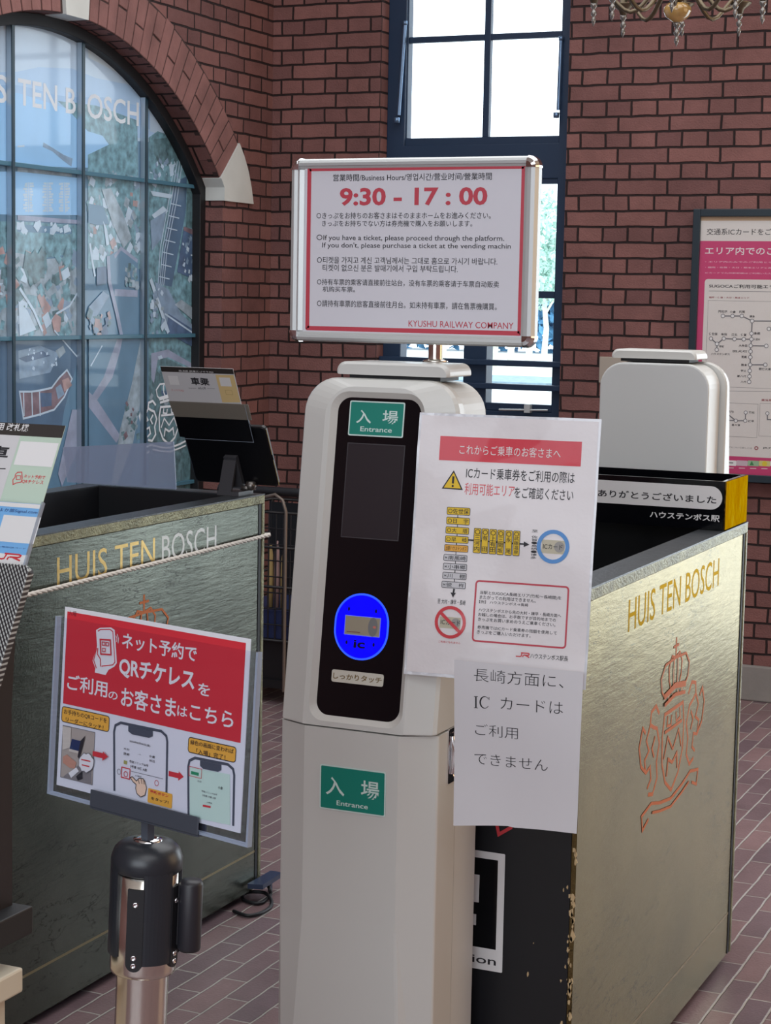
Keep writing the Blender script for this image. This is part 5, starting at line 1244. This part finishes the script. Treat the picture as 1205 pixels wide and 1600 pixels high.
# ---------------------------------------------------------------- framed fare-area poster on the back wall
PY = 7.052
def pv_(px, py): q = on('y', PY, px, py); return (q.x, q.z)
fx0, fz1 = on('y', PY - .012, 1083.8, 326.5).x, on('y', PY - .012, 1083.8, 326.5).z; fx1 = fx0 + .86; fz0 = on('y', PY - .012, 1180, 754).z
po = thing('framed_poster', ((fx0 + fx1) / 2, YB, fz0), 'black framed pink and white route map poster on the brick wall at right', 'poster')
b = MB(); fw_ = .028
for a, c in (((fx0, PY - .014, fz0), (fx0 + fw_, YB - .001, fz1)), ((fx1 - fw_, PY - .014, fz0), (fx1, YB - .001, fz1)), ((fx0 + fw_, PY - .014, fz1 - fw_), (fx1 - fw_, YB - .001, fz1)), ((fx0 + fw_, PY - .014, fz0), (fx1 - fw_, YB - .001, fz0 + fw_))): b.box(a, c)
b.build('frame', mat('poster_frame', rgb(26, 42, 52), .4), po, bevel=.002)
b = MB(); b.box((fx0 + fw_, PY - .008, fz0 + fw_), (fx1 - fw_, PY - .006, fz1 - fw_)); b.build('cover_glass', M_glass, po)
s = xsheet(PY, eps=.0005); a_, c_ = fx0 + fw_ - .002, fx1 - fw_ + .002
s.base([(a_, fz0 + .02), (c_, fz0 + .02), (c_, fz1 - .02), (a_, fz1 - .02)], mat('poster_paper', rgb(214, 210, 206), .5), .004)
z = zz(1080, 320, 6.664); y2 = zz(1080, 540, 7.27)
s.rect((a_, fz1 - fw_ + .004), (c_, s.uv(z(95, 165))[1]), mat('poster_beige', rgb(186, 160, 130), .6), 1, px=False)
pt, pb0, pb1 = s.uv(z(100, 376))[1], s.uv(y2(400, 1252))[1], fz0 + .02
s.rect((a_, pt), (c_, pb1), M_pink, 1, px=False); 
pl0 = s.uv(z(145, 772))
s.poly(rrect(pl0[0], pb0, c_ - .02, pl0[1], .012, 5, .002), mat('poster_white', rgb(216, 212, 208), .5), 2, False)
s.text('交通系ICカードをご利用', z(165, 246), z(985, 318), M_ink, 2, .005); s.text('エリア内でのご利用', z(148, 437), z(1090, 526), M_paper, 2, .01)
for k, t_ in enumerate(('・エリア内のみでのご利用となります', '・福岡・佐賀・大分・熊本エリアと長崎エリア', 'ICカードで九州新幹線はご利用いただけません')): s.text(t_, z(148, 584 + 58 * k), z(1010, 610 + 58 * k), mat('faint_white_ink', rgb(232, 190, 206), .5), 2, .005)
s.text('SUGOCAご利用可能エリア', z(188, 824), z(930, 876), M_ink, 3, .02); s.stroke([z(185, 898), z(1300, 912)], .0016, M_inkg, 3, px=True); s.text('福岡・佐賀・大分・熊本エリア', z(185, 954), z(606, 980), mat('maroon_ink', rgb(150, 70, 76), .5), 3, .015)
s.rect(z(180, 996), y2(1500, 510), M_inkg, 3, line=.0010)
nodes = [z(*p) for p in ((333, 1158), (433, 1158), (530, 1158), (637, 1210), (630, 1340), (630, 1400), (622, 1467), (620, 1527), (618, 1587))] + [y2(*p) for p in ((672, 218), (668, 287), (665, 350), (662, 412))]
s.stroke(nodes, .0042, M_inkg, 3, px=True); left = [z(*p) for p in ((208, 1393), (272, 1448), (342, 1393), (453, 1398), (550, 1400), (630, 1400))]; s.stroke(left, .0042, M_inkg, 3, px=True)
s.stroke([z(272, 1448), z(268, 1510)], .0042, M_inkg, 3, px=True); s.stroke([z(622, 1467), z(785, 1470)], .0042, M_inkg, 3, px=True); s.stroke([y2(672, 218), y2(845, 218)], .0042, M_inkg, 3, px=True); s.stroke([z(637, 1210), z(1100, 1212)], .0042, M_inkg, 3, px=True)
for p in nodes + left[:-1] + [z(268, 1510), z(785, 1470), y2(845, 218), z(812, 1292)]:
    s.disc(p, .0082, M_inkg, 4, n=16); s.disc(p, .0058, M_paper, 5, n=16)
for t_, a, c in (('門司港', (286, 1098), (378, 1128)), ('小倉', (405, 1100), (466, 1128)), ('折尾', (500, 1100), (562, 1128)), ('博多', (610, 1150), (664, 1176)), ('鳥栖', (655, 1325), (718, 1355)), ('久留米', (655, 1388), (718, 1414)), ('佐世保', (186, 1330), (275, 1360)), ('有田', (314, 1335), (374, 1362)), ('江北', (422, 1338), (482, 1366)), ('佐賀', (518, 1340), (578, 1368)), ('早岐', (294, 1462), (346, 1488)), ('ハウステンボス', (208, 1540), (404, 1568)), ('大牟田', (498, 1452), (586, 1480)), ('羽犬塚', (430, 1512), (586, 1540)), ('荒尾', (525, 1570), (580, 1598))): s.text(t_, z(*a), z(*c), M_ink, 4, .015)
for t_, a, c in (('熊本', (570, 205), (638, 235)), ('宇土', (566, 272), (628, 300)), ('新八代', (526, 332), (628, 362)), ('八代', (564, 398), (628, 426)), ('肥後大津', (772, 250), (905, 284)), ('長与', (418, 735), (484, 765)), ('竹松', (656, 745), (722, 775)), ('諫早', (650, 843), (716, 872)), ('喜々津', (462, 888), (558, 916)), ('市布', (370, 882), (434, 912))): s.text(t_, y2(*a), y2(*c), M_ink, 4, .015)
s.stroke([y2(340, 515), y2(1500, 528)], .0010, M_inkg, 3, px=True); s.rect(y2(150, 640), y2(748, 1046), M_inkg, 3, line=.0010); s.rect(y2(785, 655), y2(1500, 1060), M_inkg, 3, line=.0010)
lo = [y2(*p) for p in ((250, 848), (405, 848), (510, 853), (617, 853), (622, 760))]; s.stroke(lo, .004, M_inkg, 3, px=True); s.stroke([y2(330, 848), y2(385, 753), y2(510, 853)], .004, M_inkg, 3, px=True); s.stroke([y2(868, 770), y2(868, 840), y2(1100, 845)], .004, M_inkg, 3, px=True)
for p in lo[1:] + [y2(385, 753), y2(868, 770)]: s.disc(p, .0075, M_inkg, 4, n=16); s.disc(p, .0053, M_paper, 5, n=16)
s.text('鹿児島エリア', y2(800, 604), y2(1040, 640), mat('maroon_ink', rgb(150, 70, 76), .5), 4, .015); s.text('エリアについて詳しくは', y2(370, 1140), y2(692, 1176), M_inkg, 4, .005); s.ring(y2(742, 1165), .0058, .0035, mat('maroon_ink', rgb(150, 70, 76), .5), 4); s.text('JR九州', y2(815, 1150), y2(990, 1182), M_ink, 4, .02)
for k, m in enumerate((M_paper, mat('card_pinkish', rgb(200, 180, 190), .5), mat('card_green', rgb(150, 186, 150), .5), mat('card_yellow', rgb(206, 200, 130), .5), M_paper)):
    s.rect(y2(390 + 128 * k, 1300 + 2 * k), y2(514 + 128 * k, 1368 + 2 * k), m, 3, .003)
    s.stroke([y2(415 + 128 * k, 1388 + 3 * k), y2(485 + 128 * k, 1390 + 3 * k)], .0022, M_paper, 3, px=True)
s.poly([y2(690, 1310), y2(715, 1360), y2(665, 1358)], mat('tree_green_ink', rgb(60, 130, 80), .5), 4); s.disc(y2(836, 1342), .010, mat('sun_yellow_ink', rgb(216, 196, 60), .5), 4); s.stroke([y2(430, 1330), y2(480, 1332)], .004, M_inkg, 4, px=True)
s.build('poster_sheet', po)

A = on('y', YB, 938, 557); B_ = on('y', YB, 990, 600); b = MB(); b.box((A.x, YB - .010, B_.z), (B_.x, YB - .0005, A.z))
tag(b.build('wall_plate', mat('plate_beige', rgb(168, 158, 146), .5), bevel=.003), 'beige switch plate on the brick wall behind the second gate reader', 'switch plate')

# ---------------------------------------------------------------- chandelier
CC = on('y', 5.5, 1058, 40)
ch = thing('chandelier', (CC.x, CC.y, ZC), 'brass and crystal chandelier hanging from the ceiling at upper right', 'chandelier')
M_obrass = mat('old_brass', rgb(104, 92, 74), .4, metal=.7, bump=.3, bscale=60); M_glassd = mat('crystal_drop', rgb(128, 124, 120), .10, metal=.5)
M_amber = mat('amber_glass', rgb(176, 140, 84), .15, var=.35, vscale=22, coat=.8)
zb0 = on('y', 5.5, 1058, 77).z; zt0 = on('y', 5.5, 1058, 8).z
b = MB(); b.lathe([(0, zt0 + .006), (.030, zt0 + .004), (.040, zt0 - .008), (.041, zt0 - .018), (.034, zt0 - .034), (.020, zt0 - .044), (.012, zt0 - .050), (0, zt0 - .050)], (CC.x, CC.y, 0), 24); b.build('amber_bowl', M_amber, ch)
def finial(b, x, y, zt, k=1.0):
    b.lathe([(0, zt), (.012 * k, zt - .002), (.011 * k, zt - .012 * k), (.006 * k, zt - .018 * k), (.0055 * k, zt - .024 * k), (.010 * k, zt - .030 * k), (.009 * k, zt - .038 * k), (.005 * k, zt - .043 * k), (.005 * k, zt - .047 * k), (.0085 * k, zt - .053 * k), (.006 * k, zt - .062 * k), (.001, zt - .074 * k), (0, zt - .076 * k)], (x, y, 0), 10)
b = MB(); finial(b, CC.x, CC.y, zt0 - .048, .95); b.build('finial_drop', M_glassd, ch)
b = MB(); b.lathe([(0, ZC), (.06, ZC), (.05, ZC - .03), (.012, ZC - .05), (.009, zt0 + .5), (.03, zt0 + .45), (.04, zt0 + .36), (.02, zt0 + .28), (.025, zt0 + .15), (.05, zt0 + .08), (.03, zt0 + .02), (0, zt0 + .004)], (CC.x, CC.y, 0), 20); b.build('stem', M_obrass, ch)
tipz = on('y', 5.5, 1000, 48).z
for k in range(8):
    a = radians(12) + k * pi / 4; d = Vector((cos(a), sin(a), 0)); R_ = .245
    zt = tipz + .076 * .9 + (0 if k % 2 else .010)
    b = MB(); C0 = Vector((CC.x, CC.y, 0))
    pth = [C0 + d * (.03 + (R_ - .03) * q / 12) + Vector((0, 0, zt + .06 + .05 * cos(q / 12 * 2 * pi) * (1 - .3 * q / 12) - .045)) for q in range(13)]
    b.tube(pth, [.008 - .003 * q / 12 for q in range(13)], 8)
    e = C0 + d * R_; b.lathe([(0, zt - .004), (.010, zt), (.014, zt + .012), (.034, zt + .028), (.036, zt + .032), (.012, zt + .034), (.011, zt + .12), (0, zt + .12)], (e.x, e.y, 0), 14)
    arm_ = b.build('arm', M_obrass, ch)
    b = MB(); finial(b, e.x, e.y, zt, .9); b.build('crystal_drop', M_glassd, arm_)

# ---------------------------------------------------------------- wire cart in the corner behind the left booth
CY = 6.12
ct = thing('wire_cart', (-3.15, CY + .15, 0), 'black wire cart with a grey tube handle in the corner behind the left booth', 'cart')
A = on('y', CY, 388, 765); B_ = on('y', CY, 470, 770)
cx0, cx1, cy0, cy1 = A.x - .12, B_.x + .02, CY, CY + .42
M_wire = mat('wire_black', rgb(28, 26, 30), .5); M_tubeg = mat('tube_grey', rgb(120, 108, 100), .4, metal=.4)
b = MB(); zt = A.z
b.tube([(cx0, cy0, zt), (cx1, cy0, zt)], .017, 10); b.build('push_bar', M_wire, ct)
zr = on('y', CY, 447, 802).z; zl = on('y', CY, 447, 1003).z
b = MB()
for zz_ in (zr, zr - .13, zl + .20, zl): b.tube([(cx0, cy0, zz_), (cx1, cy0, zz_), (cx1, cy1, zz_), (cx0, cy1, zz_)], .006, 6, closed=True)
for q in range(13):
    x = cx0 + (cx1 - cx0) * q / 12; b.tube([(x, cy0, zl), (x, cy0, zr)], .0028, 6); b.tube([(x, cy1, zl), (x, cy1, zr)], .0028, 6)
for q in range(9):
    zz_ = zl + (zr - zl) * q / 8; b.tube([(cx0, cy0, zz_), (cx1, cy0, zz_)], .0028, 6)
for x in (cx0, cx1):
    for y in (cy0, cy1): b.tube([(x, y, .05), (x, y, zt if y == cy0 else zr)], .010, 8)
b.build('wire_basket', M_wire, ct)
hx = on('y', CY - .02, 447, 800).x; hx0 = on('y', CY - .02, 418, 775).x
b = MB(); ztp = on('y', CY - .02, 432, 773).z
b.tube([(hx0 - .06, CY - .02, ztp - .03), (hx0, CY - .02, ztp - .008), (hx - .045, CY - .02, ztp), (hx - .015, CY - .02, ztp - .018), (hx, CY - .02, ztp - .06), (hx, CY - .02, .06)], .0065, 8); b.build('tube_handle', M_tubeg, ct)
for x in (cx0, cx1):
    for y in (cy0, cy1):
        b = MB(); X = Matrix.Rotation(pi / 2, 3, 'Y'); b.lathe([(0, -.012), (.026, -.012), (.030, -.006), (.030, .006), (.026, .012), (0, .012)], (x, y, .030), 14, xf=X); b.build('caster', M_cable, ct)
b = MB(); b.box((cx0 + .01, cy0 + .02, .06), (cx1 - .01, cy1 - .02, .09)); b.box((cx0 + .01, cy0 + .04, .09), (cx1 - .01, cy0 + .05, zl)); b.build('base_tray', M_cable, ct)
b = MB(); b.box((cx0 + .012, cy1 - .02, zl), (cx1 - .012, cy1 - .012, zr - .01)); b.build('shade_backing', M_cable, ct)  # added black sheet standing in for the shade behind the cart
bz = on('y', CY, 430, 955).z
b = MB(); o1 = rrect(cx0 + .02, zl + .006, cx1 - .02, bz, .02, 3); b.rings([[(x, cy0 + .012, z_) for x, z_ in o1], [(x, cy1 - .02, z_) for x, z_ in o1]])
tag(b.build('storage_bin', mat('navy_plastic', rgb(40, 52, 92), .4)), 'dark blue bin in the bottom of the wire cart', 'bin')
b_top = bz + .002
for k, (px_, w_, h_, m) in enumerate(((423, .0115, .235, M_tan), (433, .0105, .250, mat('pinkish_wrap', rgb(170, 140, 140), .6)), (442.5, .009, .215, M_tan))):
    c = on('y', CY + .07, px_, 880); b = MB()
    b.lathe([(0, b_top), (w_, b_top), (w_ * 1.05, b_top + h_ * .5), (w_ * .8, b_top + h_ * .85), (w_ * .35, b_top + h_ * .95), (w_ * .4, b_top + h_), (0, b_top + h_)], (c.x, CY + .07, 0), 14)
    tag(b.build('wrapped_parcel', m), ('tan wrapped parcel at the left in the wire cart', 'pinkish wrapped parcel between two tan ones in the wire cart', 'tan wrapped parcel beside the grey tube in the wire cart')[k], 'parcel', 'parcels in the wire cart')

# ---------------------------------------------------------------- foot plate and cables by the left booth
b = MB(); z_ = .050; pl = [on('z', z_, *p) for p in ((403, 1352), (430, 1357), (428, 1366), (408, 1381))]
pl = [(-2.150, 4.135, z_), (-2.128, 4.158, z_), (-2.108, 4.105, z_), (-2.098, 4.03, z_), (-2.150, 4.03, z_)]
pl = [(-2.160, 4.165, z_), (-2.126, 4.165, z_), (-2.122, 4.05, z_), (-2.160, 4.04, z_)]
b.rings([[(x, y, q - .012) for x, y, q in pl], pl]); b.box((-2.160, 4.150, .0), (-2.152, 4.162, z_ - .012))
pk = b.build('power_adapter', mat('adapter_navy', rgb(40, 54, 82), .35), bevel=.002); tag(pk, 'dark blue adapter plate with looped black cable at the far corner of the left booth', 'adapter')
z = zz(330, 1320, 5.713)
def fp(x, y, h): q = on('z', h, *z(x, y)); return q
b = MB()
p1 = [fp(490, 330, .036), fp(520, 390, .026), fp(530, 440, .012), fp(500, 480, .006), fp(440, 520, .006), fp(360, 515, .006), fp(290, 490, .006), fp(280, 455, .006), fp(320, 425, .010), fp(400, 420, .014), fp(480, 430, .014), fp(530, 480, .008), fp(540, 530, .006), fp(510, 570, .006), fp(440, 610, .006), fp(350, 632, .006), fp(280, 622, .006), fp(200, 590, .006)]
def smooth(p, n=4):
    out = []
    for i in range(len(p) - 1):
        a, b_, c, d = p[max(i - 1, 0)], p[i], p[i + 1], p[min(i + 2, len(p) - 1)]
        for k in range(n):
            t = k / n; out.append(.5 * ((2 * b_) + (c - a) * t + (2 * a - 5 * b_ + 4 * c - d) * t * t + (3 * b_ - a - 3 * c + d) * t ** 3))
    return out + [p[-1]]
b.tube(smooth(p1), .0045, 8)
b.build('cable', M_cable, pk)
